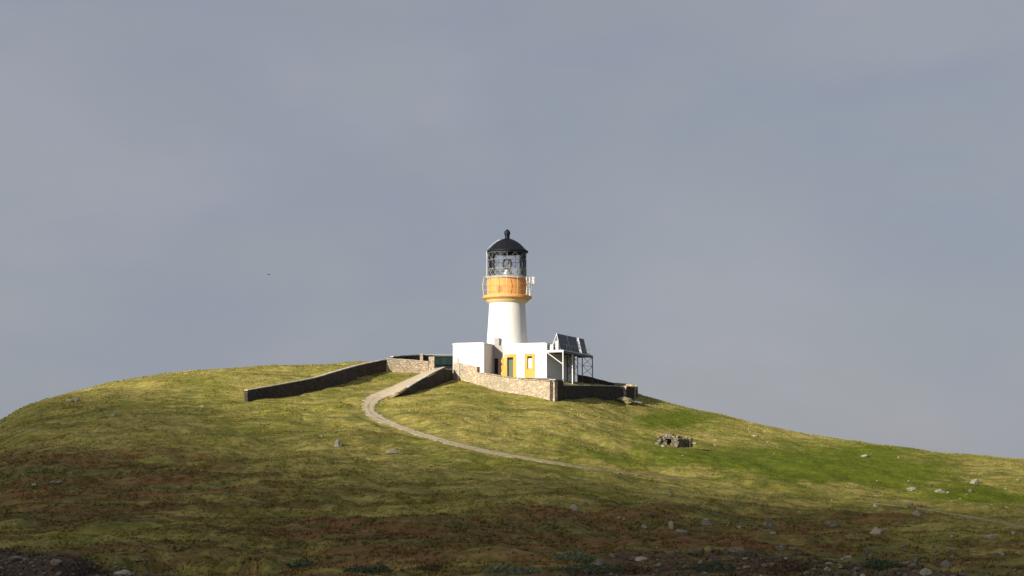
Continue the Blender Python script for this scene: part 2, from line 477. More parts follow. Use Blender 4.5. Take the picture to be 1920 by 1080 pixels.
def cover(x, y, z0=None):
    z = h0(x, y) if z0 is None else z0
    yy = np.maximum(y, 60)
    px, py = pix(x, yy, z)
    def el(cx, cy, rx, ry): return np.exp(-(((px - cx) / rx) ** 2 + ((py - cy) / ry) ** 2))
    brown = .66 * sstep((py - (780 + 130 * sstep((px - 250) / 900))) / 170)
    brown = brown + 1.0 * el(1120, 1005, 330, 36) + .5 * el(130, 890, 330, 45) + .6 * el(1250, 955, 330, 28) + .35 * el(1650, 1030, 300, 40) + .5 * el(120, 975, 160, 20)
    brown = brown + .3 * el(20, 860, 120, 20) + .35 * el(1560, 980, 160, 18) + .2 * el(620, 1000, 200, 60) - .45 * el(620, 960, 300, 14) - .4 * el(180, 1010, 260, 16)
    brown = brown - .5 * el(1560, 885, 330, 38) - .25 * el(1750, 1020, 200, 30)
    lush = 1.1 * el(1590, 889, 210, 30) + .45 * el(1370, 862, 160, 22) + .7 * el(1265, 785, 90, 18) + .55 * el(770, 833, 90, 12) + .85 * el(1870, 928, 150, 18)
    lush = lush + .35 * el(1100, 855, 160, 22) + .35 * el(1650, 845, 120, 14) + .3 * el(250, 1010, 200, 14) + .3 * el(600, 945, 200, 12) + .25 * el(950, 740, 80, 14)
    lush = lush + .30 * el(1480, 845, 420, 60) + .15 * el(1150, 800, 250, 50)
    bare = np.zeros_like(px)
    edge = np.interp(px, [-200, 0, 200, 400, 520, 700, 1000, 1100, 1300, 1500, 1650, 1800, 1920, 2200],
                     [1020, 1032, 1045, 1062, 1085, 1110, 1080, 1048, 1030, 1035, 1050, 1062, 1066, 1070])
    bare = bare + (.62 + .3 * (px < 420)) * sstep((np.minimum(py, 1079) - edge + 10) / 34)
    bare = bare + .45 * el(700, 1060, 70, 12) + .4 * el(105, 908, 45, 6)
    return np.clip(brown, 0, 1), np.clip(lush, 0, 1), np.clip(bare, 0, 1)

nr, nc = XX.shape
idx = np.arange(nr * nc).reshape(nr, nc)
quads = np.stack([idx[:-1, :-1], idx[:-1, 1:], idx[1:, 1:], idx[1:, :-1]], -1).reshape(-1, 4)
def np_mesh(name, verts, faces, mat, cov=None, smooth=True):
    me = bpy.data.meshes.new(name)
    nv = len(verts); nf = len(faces); k = faces.shape[1]
    me.vertices.add(nv); me.vertices.foreach_set('co', np.ascontiguousarray(verts, np.float32).ravel())
    me.loops.add(nf * k); me.loops.foreach_set('vertex_index', np.ascontiguousarray(faces, np.int32).ravel())
    me.polygons.add(nf)
    me.polygons.foreach_set('loop_start', np.arange(0, nf * k, k, dtype=np.int32))
    me.update(calc_edges=True)
    me.polygons.foreach_set('use_smooth', np.full(nf, smooth))
    if cov is not None:
        at = me.color_attributes.new('cover', 'FLOAT_COLOR', 'POINT')
        c = np.ones((nv, 4), np.float32); c[:, 0], c[:, 1], c[:, 2] = cov
        at.data.foreach_set('color', c.ravel())
    me.materials.append(mat); me.validate()
    o = bpy.data.objects.new(name, me); COL.objects.link(o)
    return o
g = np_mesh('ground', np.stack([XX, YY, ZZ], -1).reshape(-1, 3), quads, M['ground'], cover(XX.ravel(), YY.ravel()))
tag(g, kind='structure')

# sea around the island, below the crest of the hill
m, nt, b, o_ = new_mat('sea_water')
b.inputs['Base Color'].default_value = (.03, .05, .065, 1); b.inputs['Roughness'].default_value = .25
bump(nt, b, noise(nt, geopos(nt), .15, 6), .5, .6)
ring = [(12000 * math.cos(a), 12000 * math.sin(a), -48) for a in np.linspace(0, 2 * math.pi, 49)[:-1]]
mb = MB(); mb.add(ring, [tuple(range(48))])
tag(mb.build('sea', m), kind='structure')

# ------------------------------------------------------------------ grass
NT = 120000
gd = DB - 16 + (332 - DB) * rng.random(NT) ** 0.85
gu = -.285 + .57 * rng.random(NT)
gx = gu * gd; gy = gd
keep = damp(gx, gy) + .35 * vnoise(gx / .8, gy / .8, 51) > .12
cb, cl, cr = cover(gx, gy)
keep &= rng.random(NT) > cr * .6
cl_n = vnoise(gx / 2.3, gy / 2.1, 21) + .6 * vnoise(gx / .9, gy / .9, 22)
keep &= cl_n > -.35
# keep the grass out of the walled yard
def inside(x, y, poly):
    c = np.zeros(x.shape, bool); n = len(poly)
    for i in range(n):
        x1, y1 = poly[i]; x2, y2 = poly[(i + 1) % n]
        cond = ((y1 > y) != (y2 > y)) & (x < (x2 - x1) * (y - y1) / ((y2 - y1) + 1e-9) + x1)
        c ^= cond
    return c
_c1 = gp(1040, 756); _c2 = gp(1169, 751); _c3 = gp(850, 712)
keep &= ~inside(gx, gy, [(_c3.x, _c3.y), (_c1.x, _c1.y), (_c2.x, _c2.y), (_c2.x, 330), (_c3.x - 1, 330)])
gx, gy, cb, cl, cr = gx[keep], gy[keep], cb[keep], cl[keep], cr[keep]
cl_n = cl_n[keep]
gz = H(gx, gy)
n = len(gx); nb = 4
hgt = (.08 + .09 * rng.random(n) + .10 * np.clip(cl_n, 0, 1) + .05 * cb) * (1 - .35 * cl)
base = np.stack([gx, gy, gz - .03], -1)
vv = np.zeros((n, nb, 3, 3), np.float32)
for k in range(nb):
    a = rng.random(n) * 2 * math.pi; r = .14 * rng.random(n)
    w = (.035 + .05 * rng.random(n)); la = rng.random(n) * 2 * math.pi; ll = hgt * (.3 + .8 * rng.random(n))
    ox, oy = r * np.cos(a), r * np.sin(a)
    da = rng.random(n) * math.pi
    vv[:, k, 0] = base + np.stack([ox - w * np.cos(da), oy - w * np.sin(da), 0 * ox], -1)
    vv[:, k, 1] = base + np.stack([ox + w * np.cos(da), oy + w * np.sin(da), 0 * ox], -1)
    vv[:, k, 2] = base + np.stack([ox + ll * np.cos(la), oy + ll * np.sin(la), hgt * (.7 + .5 * rng.random(n))], -1)
gv = vv.reshape(-1, 3); gf = np.arange(len(gv)).reshape(-1, 3)
rep = lambda a: np.repeat(a, nb * 3)
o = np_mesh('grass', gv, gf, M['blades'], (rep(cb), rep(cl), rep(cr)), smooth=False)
tag(o, 'short windblown moor grass covering the whole hillside', 'grass', kind='stuff')

# ------------------------------------------------------------------ track and trails
def ribbon(name, L, Rr, mat, lift=.05, nx=6, crown=.0, wob=0.0):
    vs = []; m_ = len(L)
    for i, (a, b) in enumerate(zip(L, Rr)):
        for k in range(nx + 1):
            s = k / nx
            p = a.lerp(b, s)
            hz = float(h0(p.x, p.y))
            z = max(p.z, hz) + lift
            if k in (0, nx) and wob and (wob < .15 and name == 'path' or i > 50):
                p = p + Vector((random.uniform(-wob, wob), random.uniform(-wob, wob), 0))
            vs.append((p.x, p.y, z))
    fs = [(i * (nx + 1) + k, i * (nx + 1) + k + 1, (i + 1) * (nx + 1) + k + 1, (i + 1) * (nx + 1) + k) for i in range(m_ - 1) for k in range(nx)]
    # side skirts so the slab has thickness
    b0 = len(vs)
    for side in (0, nx):
        st = len(vs)
        for i in range(m_):
            x, y, z = vs[i * (nx + 1) + side]
            vs.append((x, y, z - .35))
        for i in range(m_ - 1):
            fs.append((i * (nx + 1) + side, (i + 1) * (nx + 1) + side, st + i + 1, st + i))
    mb = MB(); mb.add(vs, fs)
    o = mb.build(name, mat, smooth=False)
    at = o.data.color_attributes.new('across', 'FLOAT_COLOR', 'POINT')
    for i in range(len(vs)):
        q = (i % (nx + 1)) / nx if i < m_ * (nx + 1) else 0
        ln = (i // (nx + 1)) / m_ if i < m_ * (nx + 1) else 0
        at.data[i].color = (q, ln, 0, 1)
    return o
o = ribbon('track', TLd, TRd, 'track', lift=.07, wob=.22)
tag(o, kind='structure')
def trail(pts, w):
    L, Rr = [], []
    for i, p in enumerate(pts):
        d = (pts[min(i + 1, len(pts) - 1)] - pts[max(i - 1, 0)]); d.z = 0; d.normalize()
        nn = Vector((-d.y, d.x, 0))
        ww = w * (.7 + .5 * random.random())
        a = p + nn * ww / 2; b = p - nn * ww / 2
        a.z = b.z = -100
        L.append(a); Rr.append(b)
    return L, Rr
a, b_ = trail(T1d, .6); tag(ribbon('path', a, b_, 'trail', .035, 3, wob=.1), kind='structure')
a, b_ = trail(T2d, .8); tag(ribbon('path', a, b_, 'trail', .035, 3, wob=.1), kind='structure')

# ------------------------------------------------------------------ walls
def wall(name, pts, thick, mat='stone', cope=None, label='', below=1.2, jag=.05, cat='wall', group=None, back=None, capmat='coping'):
    """pts: (px, base_y, top_y, depth or None); the visible face, left to right"""
    base = []; top = []
    for (px, yb, yt, d) in pts:
        if d is None: d = gp(px, yb).y
        base.append(P(px, yb, d)); top.append(P(px, yt, d))
    # resample
    B, T = [], []
    for i in range(len(base) - 1):
        L = (base[i + 1] - base[i]).length; n_ = max(1, int(L / .5))
        for k in range(n_):
            s = k / n_
            B.append(base[i].lerp(base[i + 1], s)); T.append(top[i].lerp(top[i + 1], s))
    B.append(base[-1]); T.append(top[-1])
    m_ = len(B); loc = B[m_ // 2].copy()
    rr = random.Random(len(name) + int(pts[0][0]))
    nrm = []
    for i in range(m_):
        d = B[min(i + 1, m_ - 1)] - B[max(i - 1, 0)]; d.z = 0; d.normalize()
        nrm.append(Vector((-d.y, d.x, 0)))
    ct = .12 if cope else 0
    vs = []
    tops = []
    for i in range(m_):
        x, y = B[i].x, B[i].y
        zt = T[i].z - ct + (rr.uniform(-jag, jag) if jag else 0)
        tops.append(zt)
        f0 = Vector((x, y, 0)); bk = f0 + nrm[i] * thick
        off = rr.uniform(-.03, .03)
        zm = (B[i].z + zt) / 2
        ring = [(f0.x, f0.y - .04, B[i].z - below), (f0.x + off * nrm[i].x, f0.y + off * nrm[i].y, zm), (f0.x, f0.y, zt),
                (bk.x, bk.y, zt + (rr.uniform(-jag, jag) if jag else 0)), (bk.x, bk.y, B[i].z - below)]
        vs += ring
    fs = []
    for i in range(m_ - 1):
        for k in range(4):
            fs.append((i * 5 + k, (i + 1) * 5 + k, (i + 1) * 5 + k + 1, i * 5 + k + 1))
    fs.append((0, 1, 2, 3, 4)); e = (m_ - 1) * 5; fs.append((e + 4, e + 3, e + 2, e + 1, e))
    if cope:
        root = empty(name, loc)
        mb = MB(); mb.add([Vector(v) - loc for v in vs], fs); mb.build('wall_body', mat, root)
        cb_ = MB(); cv = []; cf = []
        for i in range(m_):
            f0 = Vector((B[i].x, B[i].y, 0)) - nrm[i] * .05; bk = Vector((B[i].x, B[i].y, 0)) + nrm[i] * (thick + .05)
            z0 = tops[i] + .003 + (jag if jag else 0); z1 = z0 + ct + rr.uniform(-.012, .012)
            cv += [Vector((f0.x, f0.y, z0)) - loc, Vector((f0.x, f0.y, z1)) - loc, Vector((bk.x, bk.y, z1)) - loc, Vector((bk.x, bk.y, z0)) - loc]
        for i in range(m_ - 1):
            for k in range(4):
                l = (k + 1) % 4
                cf.append((i * 4 + k, (i + 1) * 4 + k, (i + 1) * 4 + l, i * 4 + l))
        cf.append((0, 1, 2, 3)); e = (m_ - 1) * 4; cf.append((e + 3, e + 2, e + 1, e))
        cb_.add(cv, cf); cb_.build('coping', capmat, root)
    else:
        mb = MB(); mb.add([Vector(v) - loc for v in vs], fs)
        root = mb.build(name, mat); root.location = loc
    tag(root, label, cat, group)
    return root

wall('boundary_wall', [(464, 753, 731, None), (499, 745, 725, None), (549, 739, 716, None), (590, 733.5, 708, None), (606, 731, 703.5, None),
      (643, 721, 692.5, None), (671, 709, 684.5, None), (706, 701.5, 677, None), (724, 699, 673.5, None)], .55, 'stone_shaded', True,
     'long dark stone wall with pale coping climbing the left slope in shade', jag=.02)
wd = gp(724, 699).y; dw0 = gp(1169, 751).y
wall('boundary_wall', [(724.5, 700, 672, wd - .02), (745, 699, 673, wd + .3), (779, 697, 675.5, wd + .6), (803, 694, 677.5, wd + .8)], .55, 'stone', True,
     'short sunlit tan stone wall left of the gate at the top of the track', jag=.03)
wall('gate_pier', [(804, 696, 669, wd + .3), (814, 696, 669, wd + .3)], .85, 'stone', True,
     'square sunlit stone gate pier at the top of the track', cat='gate pier', jag=0)
# far side walls of the yard at the left
fd = 321
wall('boundary_wall', [(737, 676, 668, fd - 5), (762, 676, 666, fd - 2), (787, 676, 664.5, fd)], .5, 'stone_shaded', True,
     'low shade-darkened stone wall on the skyline behind the sunlit wall', jag=.02)
wall('gate_pier', [(787.5, 682, 663.5, fd - .6), (793, 682, 663.5, fd - .6)], .5, 'stone', True,
     'small pale pier in the middle of the skyline wall', cat='gate pier', jag=0)
wall('boundary_wall', [(793.5, 683, 664.5, fd), (820, 683, 664.8, fd + .6), (852, 683, 665.5, fd + 1)], .5, 'stone_shaded', True,
     'shade-darkened stone wall on the skyline running behind the green shed', jag=.02)
wall('gate_pier', [(1169.3, 750, 722.5, dw0 - .1), (1174.3, 750, 722.5, dw0 - .1)], .5, 'stone', None,
     'narrow pale pier filling the gap near the right end of the yard wall', cat='gate pier', jag=0)
# retaining wall that carries the track
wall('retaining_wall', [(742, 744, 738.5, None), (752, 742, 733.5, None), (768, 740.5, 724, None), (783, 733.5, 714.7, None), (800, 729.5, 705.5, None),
      (818, 724, 695.5, None), (834, 717.5, 688, None)], .5, 'stone_shaded', True,
     'shade-darkened stone retaining wall carrying the right edge of the concrete track', jag=.02)
wall('retaining_wall', [(834.6, 717, 691.5, None), (849, 712.6, 692, None)], .5, 'stone_shaded', True,
     'short shade-darkened stone wall between the track head and the lighthouse wall', jag=.02)
# sunlit wall in front of the lighthouse
wallpts_hi = [(850, 712, 679, None), (857, 714, 681.5, None), (870, 717, 684, None), (894.5, 720, 688, None)]
wallpts_lo = [(895, 720, 699, None), (914, 729, 701.5, None), (938, 738, 705, None), (974, 745, 709.5, None), (1010, 752, 713.5, None), (1040, 756.5, 714.5, None)]
# the face follows straight lines in plan
d0 = gp(850, 712).y; d1 = gp(1040, 756).y
def lin(pts, dA=d0, dB=d1, xa=850, xb=1040): return [(a, b, c, dA + (dB - dA) * (a - xa) / (xb - xa)) for a, b, c, _ in pts]
wall('yard_wall', lin(wallpts_hi), .6, 'stone', None, 'taller sunlit rubble wall in front of the left white block', jag=.06)
wall('yard_wall', lin(wallpts_lo), .6, 'stone', True, 'sunlit tan rubble wall sloping down in front of the lighthouse doors', jag=.07, capmat='stone')
pd = d0 + (d1 - d0) * 9 / 190 - .35
wall('stone_post', [(857, 714, 671.5, pd), (861.5, 716, 671.5, pd)], .4, 'coping', None, 'slim grey post standing at the front of the left white block', cat='post', jag=0)
dw = gp(1169, 751).y
cx = P(1040, 756.5, d1)
wall('yard_wall', [(1041, 757, 711, d1 + .05), (1056, 755, 711.5, d1 + (dw - d1) * .11)], .9, 'stone_shaded', True,
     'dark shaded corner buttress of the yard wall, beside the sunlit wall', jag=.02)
wall('yard_wall', [(1056.5, 755, 722, d1 + (dw - d1) * .12), (1110, 753, 722.5, d1 + (dw - d1) * .55), (1148, 752, 723, d1 + (dw - d1) * .84), (1169, 750, 724, dw)], .6, 'stone_shaded', True,
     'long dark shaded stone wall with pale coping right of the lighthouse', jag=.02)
wall('yard_wall', [(1174.5, 748, 724, dw + 1), (1196, 748, 725, dw + 6.5)], 2.2, 'stone_shaded', True,
     'shade-darkened stone wall end standing alone at the right end of the yard', jag=.02)
wall('yard_wall', [(1083, 716, 702, 317), (1106, 722, 706.5, 316.5), (1130, 728, 713, 316), (1152, 734, 718.5, 315.5)], .5, 'stone_shaded', None,
     'shade-darkened back wall of the yard sloping down behind the steel platform', jag=.03)
wall('yard_wall', [(1152, 738, 718, 315), (1170, 744, 719.5, 309), (1184, 748, 721, 305.5)], .8, 'stone', None,
     'pale sunlit low wall closing the right end of the yard', jag=.03)

# ------------------------------------------------------------------ lighthouse
A = R(20)
e1 = Vector((math.cos(A), -math.sin(A), 0)); e2 = Vector((math.sin(A), math.cos(A), 0)); ez = Vector((0, 0, 1))
DC = 297.0
Cc = P(1025, 708, DC)          # near corner of the right block
Z0 = Cc.z
ROOF = P(1025, 643.5, DC).z - Z0
def zat(py, d): return float(ut(960, py)[1]) * d

TD = 303.9
Tc = P(951, 708, TD)
root = empty('lighthouse', (Tc.x, Tc.y, Z0))
tag(root, 'white lighthouse tower with ochre gallery band, black domed lantern and flat roofed white blocks', 'lighthouse')
RL = Vector(root.location)
S = TD / F * 1.004
def lz(py): return zat(py, TD) - Z0
def lr(px): return px * S
# tower shaft
prof = [(lr(41), -3), (lr(40.5), 0), (lr(40.2), lz(700)), (lr(39.3), lz(670)), (lr(38.2), lz(645)), (lr(36.6), lz(620)), (lr(35), lz(595)), (lr(34.2), lz(580)), (lr(33.8), lz(571)),
        (lr(33.8), lz(569))]
mb = MB(); mb.lathe(prof, 96); mb.build('tower', 'white', root, smooth=True)
# corbel and ochre band
mb = MB(); mb.lathe([(lr(33.9), lz(569.5)), (lr(35), lz(568.4)), (lr(38.8), lz(566)), (lr(40), lz(564))], 96); mb.build('corbel', 'corbel_pale', root, smooth=True)
mb = MB(); mb.lathe([(lr(40), lz(563.9)), (lr(41.5), lz(562.5)), (lr(44.5), lz(560.5)), (lr(46), lz(559.8)), (lr(46), lz(556.4)), (lr(45.6), lz(556)),
                     (lr(38.2), lz(556))], 96)
mb.build('gallery', 'corbel', root)
# ochre drum, with a rust stain of its own shape
def ochre_drum():
    m, nt, b, o = new_mat('ochre_drum')
    pos = geopos(nt)
    c = mixc(nt, noise(nt, pos, 1.0, 6), (.58, .235, .055), (.70, .35, .115))
    sp = nt.nodes.new('ShaderNodeVectorMath'); sp.operation = 'DISTANCE'
    wn = nt.nodes.new('ShaderNodeTexNoise'); wn.inputs['Scale'].default_value = 1.7; nt.links.new(pos, wn.inputs['Vector'])
    va = nt.nodes.new('ShaderNodeVectorMath'); va.operation = 'MULTIPLY_ADD'
    nt.links.new(wn.outputs['Color'], va.inputs[0]); va.inputs[1].default_value = (1.3, 1.3, 1.3); nt.links.new(pos, va.inputs[2])
    q = P(938, 540.5, TD - lr(38) * .93)
    nt.links.new(va.outputs[0], sp.inputs[0]); sp.inputs[1].default_value = (q.x + .65, q.y + .65, q.z + .65)
    s = ramp(nt, sp.outputs['Value'], .75, .25)
    c = mixc(nt, math_(nt, 'MULTIPLY', s, .65), c, (.30, .09, .03))
    nt.links.new(c, b.inputs['Base Color']); b.inputs['Roughness'].default_value = .65
    return m
M['drum'] = ochre_drum()
mb = MB(); mb.lathe([(lr(38), lz(556.2)), (lr(37.8), lz(530)), (lr(37.8), lz(524.5))], 96); mb.build('gallery_drum', 'drum', root, smooth=True)
mb = MB(); mb.lathe([(lr(37.85), lz(524.5)), (lr(39.2), lz(524.2)), (lr(39.2), lz(521.6)), (lr(38.8), lz(521.2)), (lr(20), lz(521)), (0.01, lz(521))], 96); mb.build('lantern_sill', 'coping', root)
# gallery railing
mb = MB()
for k in range(14):
    t = 2 * math.pi * (k + .45) / 14; c, s = math.cos(t), math.sin(t)
    pts = [(lr(44.6) * c, lr(44.6) * s, lz(556)), (lr(46.5) * c, lr(46.5) * s, lz(545)), (lr(47.4) * c, lr(47.4) * s, lz(533)), (lr(44.6) * c, lr(44.6) * s, lz(521))]
    mb.tube(pts, .028, 6)
mb.tube([(lr(44.6) * math.cos(t), lr(44.6) * math.sin(t), lz(555.6)) for t in np.linspace(0, 2 * math.pi, 65)[:-1]], .03, 6, True)
rl = mb.build('railing', 'rail_cream', root)
for rr_, yy_ in ((44.6, 521), (47.3, 535), (46.6, 546)):
    mb = MB(); mb.tube([(lr(rr_) * math.cos(t), lr(rr_) * math.sin(t), lz(yy_)) for t in np.linspace(0, 2 * math.pi, 65)[:-1]], .038 if yy_ == 521 else .014, 6, True)
    mb.build('handrail', 'rail_cream', rl)
# white ladder and locker on the right of the gallery
def onr(px, py, r, sgn=-1):
    """point on a ring of radius r about the tower axis that stands at column px"""
    x = (px - 951) * S; y = sgn * math.sqrt(max(r * r - x * x, 0))
    return Vector((x, y, lz(py)))
mb = MB()
for p_ in (987.5, 993):
    x = (p_ - 951) * S
    mb.tube([(x, -lr(24), lz(557)), (x, -lr(24), lz(521))], .06, 6)
for k in range(9):
    zz = lz(555 - 4 * k); mb.tube([((987.5 - 951) * S, -lr(24), zz), ((993 - 951) * S, -lr(24), zz)], .025, 6)
mb.build('ladder', 'pale_metal', root)
mb = MB(); mb.box(((999.3 - 951) * S, -lr(6), lz(527)), (.42, .5, 1.0)); mb.box(((999.3 - 951) * S, -lr(6), lz(520.6)), (.5, .58, .07))
mb.build('locker', 'white', root, bevel=.02)
# lantern glazing: lattice of slanting astragals
ZA, ZB = lz(521), lz(474); RLn = lr(36)
mb = MB(); mb.lathe([(RLn - .05, ZA), (RLn - .05, ZB)], 64); mb.build('lantern_glass', 'glass', root, smooth=True)
mb = MB(); nb_ = 11
for sgn in (1, -1):
    for k in range(nb_):
        t0 = 2 * math.pi * k / nb_
        pts = [(RLn * math.cos(t0 + sgn * s * 1.18), RLn * math.sin(t0 + sgn * s * 1.18), ZA + (ZB - ZA) * s) for s in np.linspace(0, 1, 13)]
        mb.tube(pts, .026, 5)
for yy_ in (489.5,):
    mb.tube([(RLn * math.cos(t), RLn * math.sin(t), lz(yy_)) for t in np.linspace(0, 2 * math.pi, 65)[:-1]], .03, 6, True)
for k in range(7):
    t = 2 * math.pi * (k + .25) / 7; mb.tube([(RLn * math.cos(t), RLn * math.sin(t), ZA), (RLn * math.cos(t), RLn * math.sin(t), ZB)], .032, 6)
for yy_ in (474.6, 519.5):
    mb.tube([(RLn * math.cos(t), RLn * math.sin(t), lz(yy_)) for t in np.linspace(0, 2 * math.pi, 65)[:-1]], .07, 6, True)
mb.build('astragals', 'iron', root)
mb = MB()
for yy_ in (505.5, 488):
    mb.tube([(RLn * math.cos(t), RLn * math.sin(t), lz(yy_)) for t in np.linspace(0, 2 * math.pi, 65)[:-1]], .034 if yy_ > 500 else .022, 6, True)
for sgn in (1, -1):
    for k in range(18):
        t0 = 2 * math.pi * k / 18
        mb.tube([(RLn * 1.004 * math.cos(t0 + sgn * q * .36), RLn * 1.004 * math.sin(t0 + sgn * q * .36), lz(520 - 14.5 * q)) for q in (0, .25, .5, .75, 1)], .03, 5)
mb.build('murette_lattice', 'lattice_grey', root)
# optic inside
mb = MB(); mb.lathe([(.01, ZA), (.75, ZA), (.75, ZA + .8), (.45, ZA + .9), (.45, ZA + 1.3), (.01, ZA + 1.3)], 24); op = mb.build('optic', 'galv', root)
mb = MB(); mb.lathe([(.01, ZA + 1.32), (.5, ZA + 1.34), (.72, ZA + 1.8), (.78, ZA + 2.2), (.72, ZA + 2.6), (.5, ZA + 3.0), (.01, ZA + 3.05)], 24)
mb.build('lens', 'glass', op, smooth=True)
mb = MB()
for k in range(6):
    t = k * math.pi / 3 + .2
    mb.tube([(.55 * math.cos(t), .55 * math.sin(t), ZA + 1.3), (.82 * math.cos(t), .82 * math.sin(t), ZA + 2.2), (.55 * math.cos(t), .55 * math.sin(t), ZA + 3.05)], .035, 5)
mb.build('lens_frame', 'brass', op)
# dome
mb = MB(); mb.lathe([(lr(35.6), lz(474.4)), (lr(39.4), lz(473.6)), (lr(39.6), lz(471.2)), (lr(36), lz(469.4)), (lr(33), lz(466.6)), (lr(29.5), lz(463)), (lr(24.5), lz(458)), (lr(19), lz(454)), (lr(13), lz(450.8)),
                     (lr(8), lz(448.8)), (lr(4.6), lz(447)), (.01, lz(446.8))], 72)
dome = mb.build('dome', 'black', root, smooth=True)
mb = MB()
for k in range(16):
    t = 2 * math.pi * k / 16
    pr = [(36.1, 469.2), (33.1, 466.4), (29.6, 462.8), (24.6, 457.8), (19.1, 453.8), (13, 450.6), (8, 448.6)]
    mb.tube([(lr(a_) * math.cos(t), lr(a_) * math.sin(t), lz(b__)) for a_, b__ in pr], .03, 5)
mb.build('roof_seam', 'black', dome)
mb = MB(); mb.lathe([(lr(4.7), lz(448)), (lr(4.5), lz(444)), (lr(4.6), lz(441.5)), (lr(5.6), lz(439)), (lr(5.6), lz(435)), (lr(4.2), lz(432.6)), (lr(2.2), lz(431)), (lr(1), lz(430.4)), (.01, lz(429.5))], 24)
mb.build('roof_vent', 'black', root, smooth=True)
mb = MB()
t = R(197)
pr = [(40.2, 521), (39.8, 505), (39.9, 485), (40.2, 473), (37.5, 467.5), (33, 463), (27, 458), (21, 453.4), (15, 450)]
mb.tube([(lr(a_) * math.cos(t), lr(a_) * math.sin(t), lz(b__)) for a_, b__ in pr], .045, 6)
mb.build('roof_rail', 'pale_metal', root, smooth=True)

# ---- blocks, built in the frame e1 (along the lit faces) / e2 (going back)
def W(s, b, z): return Cc + e1 * s + e2 * b + ez * z - RL - Vector((0, 0, Z0 - RL.z)) + Vector((0, 0, 0))
def wpt(s, b, z): return Vector((Cc.x, Cc.y, 0)) + e1 * s + e2 * b + Vector((0, 0, Z0 + z)) - Vector((RL.x, RL.y, Z0))
AX = (e1, e2, ez)
def bx(mb, s0, s1, b0, b1, z0, z1):
    return mb.box(wpt((s0 + s1) / 2, (b0 + b1) / 2, (z0 + z1) / 2), (s1 - s0, b1 - b0, z1 - z0), AX)
def s_at(px, b=0.0):
    """distance along e1 where the column px meets the plane at depth b"""
    u = (px - 960) / F * 1.0
    # solve (Cx + s*e1x + b*e2x) / (Cy + s*e1y + b*e2y) = u'
    uu = u / (CT + 0.055 * ST)
    return (uu * (Cc.y + b * e2.y) - Cc.x - b * e2.x) / (e1.x - uu * e1.y)
def z_at(py, s, b=0.0):
    p = wpt(s, b, 0) + RL
    return zat(py, p.y) - Z0

def facewall(mb, s0, s1, b, z0, z1, holes, th=.5):
    """wall in the plane b facing the camera with real openings"""
    holes = sorted(holes)
    cur = s0
    for (a, c, zl, zh) in holes:
        bx(mb, cur, a, b, b + th, z0, z1)
        if zl > z0: bx(mb, a, c, b, b + th, z0, zl)
        bx(mb, a, c, b, b + th, zh, z1)
        cur = c
    bx(mb, cur, s1, b, b + th, z0, z1)

sL = s_at(943); depth_r = (s_at(1085) and 14.2)
PL = -3.0
# openings in right block
dz1 = z_at(670, s_at(956)); d1a, d1b = s_at(950.8), s_at(962.5)
w2t = z_at(668, s_at(993)); w2b = z_at(692, s_at(993)); w2a, w2b_ = s_at(988.5), s_at(998)
mb = MB()
facewall(mb, sL, 0, 0, PL, ROOF - .25, [(d1a, d1b, 0.02, dz1), (w2a, w2b_, w2b, w2t)])
bx(mb, -.5, 0, .5, depth_r, PL, ROOF - .25)
bx(mb, sL, -.5, depth_r - .5, depth_r, PL, ROOF - .25)
bx(mb, sL, sL + .5, .5, depth_r - .5, PL, ROOF - .25)
blk = mb.build('annexe', 'white', root)
mb = MB(); bx(mb, sL - .08, .1, -.1, depth_r + .1, ROOF - .247, ROOF); bx(mb, sL + .3, -.3, .3, depth_r - .3, ROOF + .002, ROOF + .12)
mb.build('flat_roof', 'white', blk, bevel=.03)
# surrounds
def surround(s0, s1, z0, z1, w, parent, sill=True):
    mb = MB()
    bx(mb, s0 - w, s0, -.06, .12, z0, z1 + w); bx(mb, s1, s1 + w, -.06, .12, z0, z1 + w); bx(mb, s0, s1, -.06, .12, z1, z1 + w)
    if sill: bx(mb, s0, s1, -.06, .12, z0, z0 + .12)
    return mb
surround(d1a, d1b, .0, dz1, .50, blk, False).build('door_surround', 'ochre2', blk)
mb = surround(w2a, w2b_, w2b - .05, w2t, .42, blk); bx(mb, w2a - .42, w2b_ + .42, -.05, -.002, .02, w2b - .053)
mb.build('window_surround', 'ochre2', blk)
mb = MB(); bx(mb, d1a, d1b, .3, .36, .02, dz1 - .35); mb.build('door', 'door_green', blk)
mb = MB(); bx(mb, d1a, d1b, .28, .38, dz1 - .347, dz1); mb.build('lintel_shade', 'reveal_shade', blk)  # dark strip paints the lintel's shadow at the top of the doorway
mb = MB(); bx(mb, w2a, w2b_, .22, .27, w2b + .12, w2t - .3); mb.build('window', 'pane', blk)
mb = MB(); bx(mb, w2a, w2b_, .2, .29, w2t - .297, w2t); mb.build('window_head_shade', 'reveal_shade', blk)  # dark strip paints the shade of the reveal across the window top
mb = MB(); bx(mb, w2a, w2b_, .19, .215, (w2b + w2t) / 2 - .04, (w2b + w2t) / 2 + .04); mb.build('glazing_bar', 'pale_metal', blk)
# white pipe on the shaded side
mb = MB(); p0 = wpt(.12, 1.2, 0); mb.tube([p0, p0 + Vector((0, 0, ROOF - .6))], .07, 8); mb.build('drainpipe', 'pale_metal', blk)

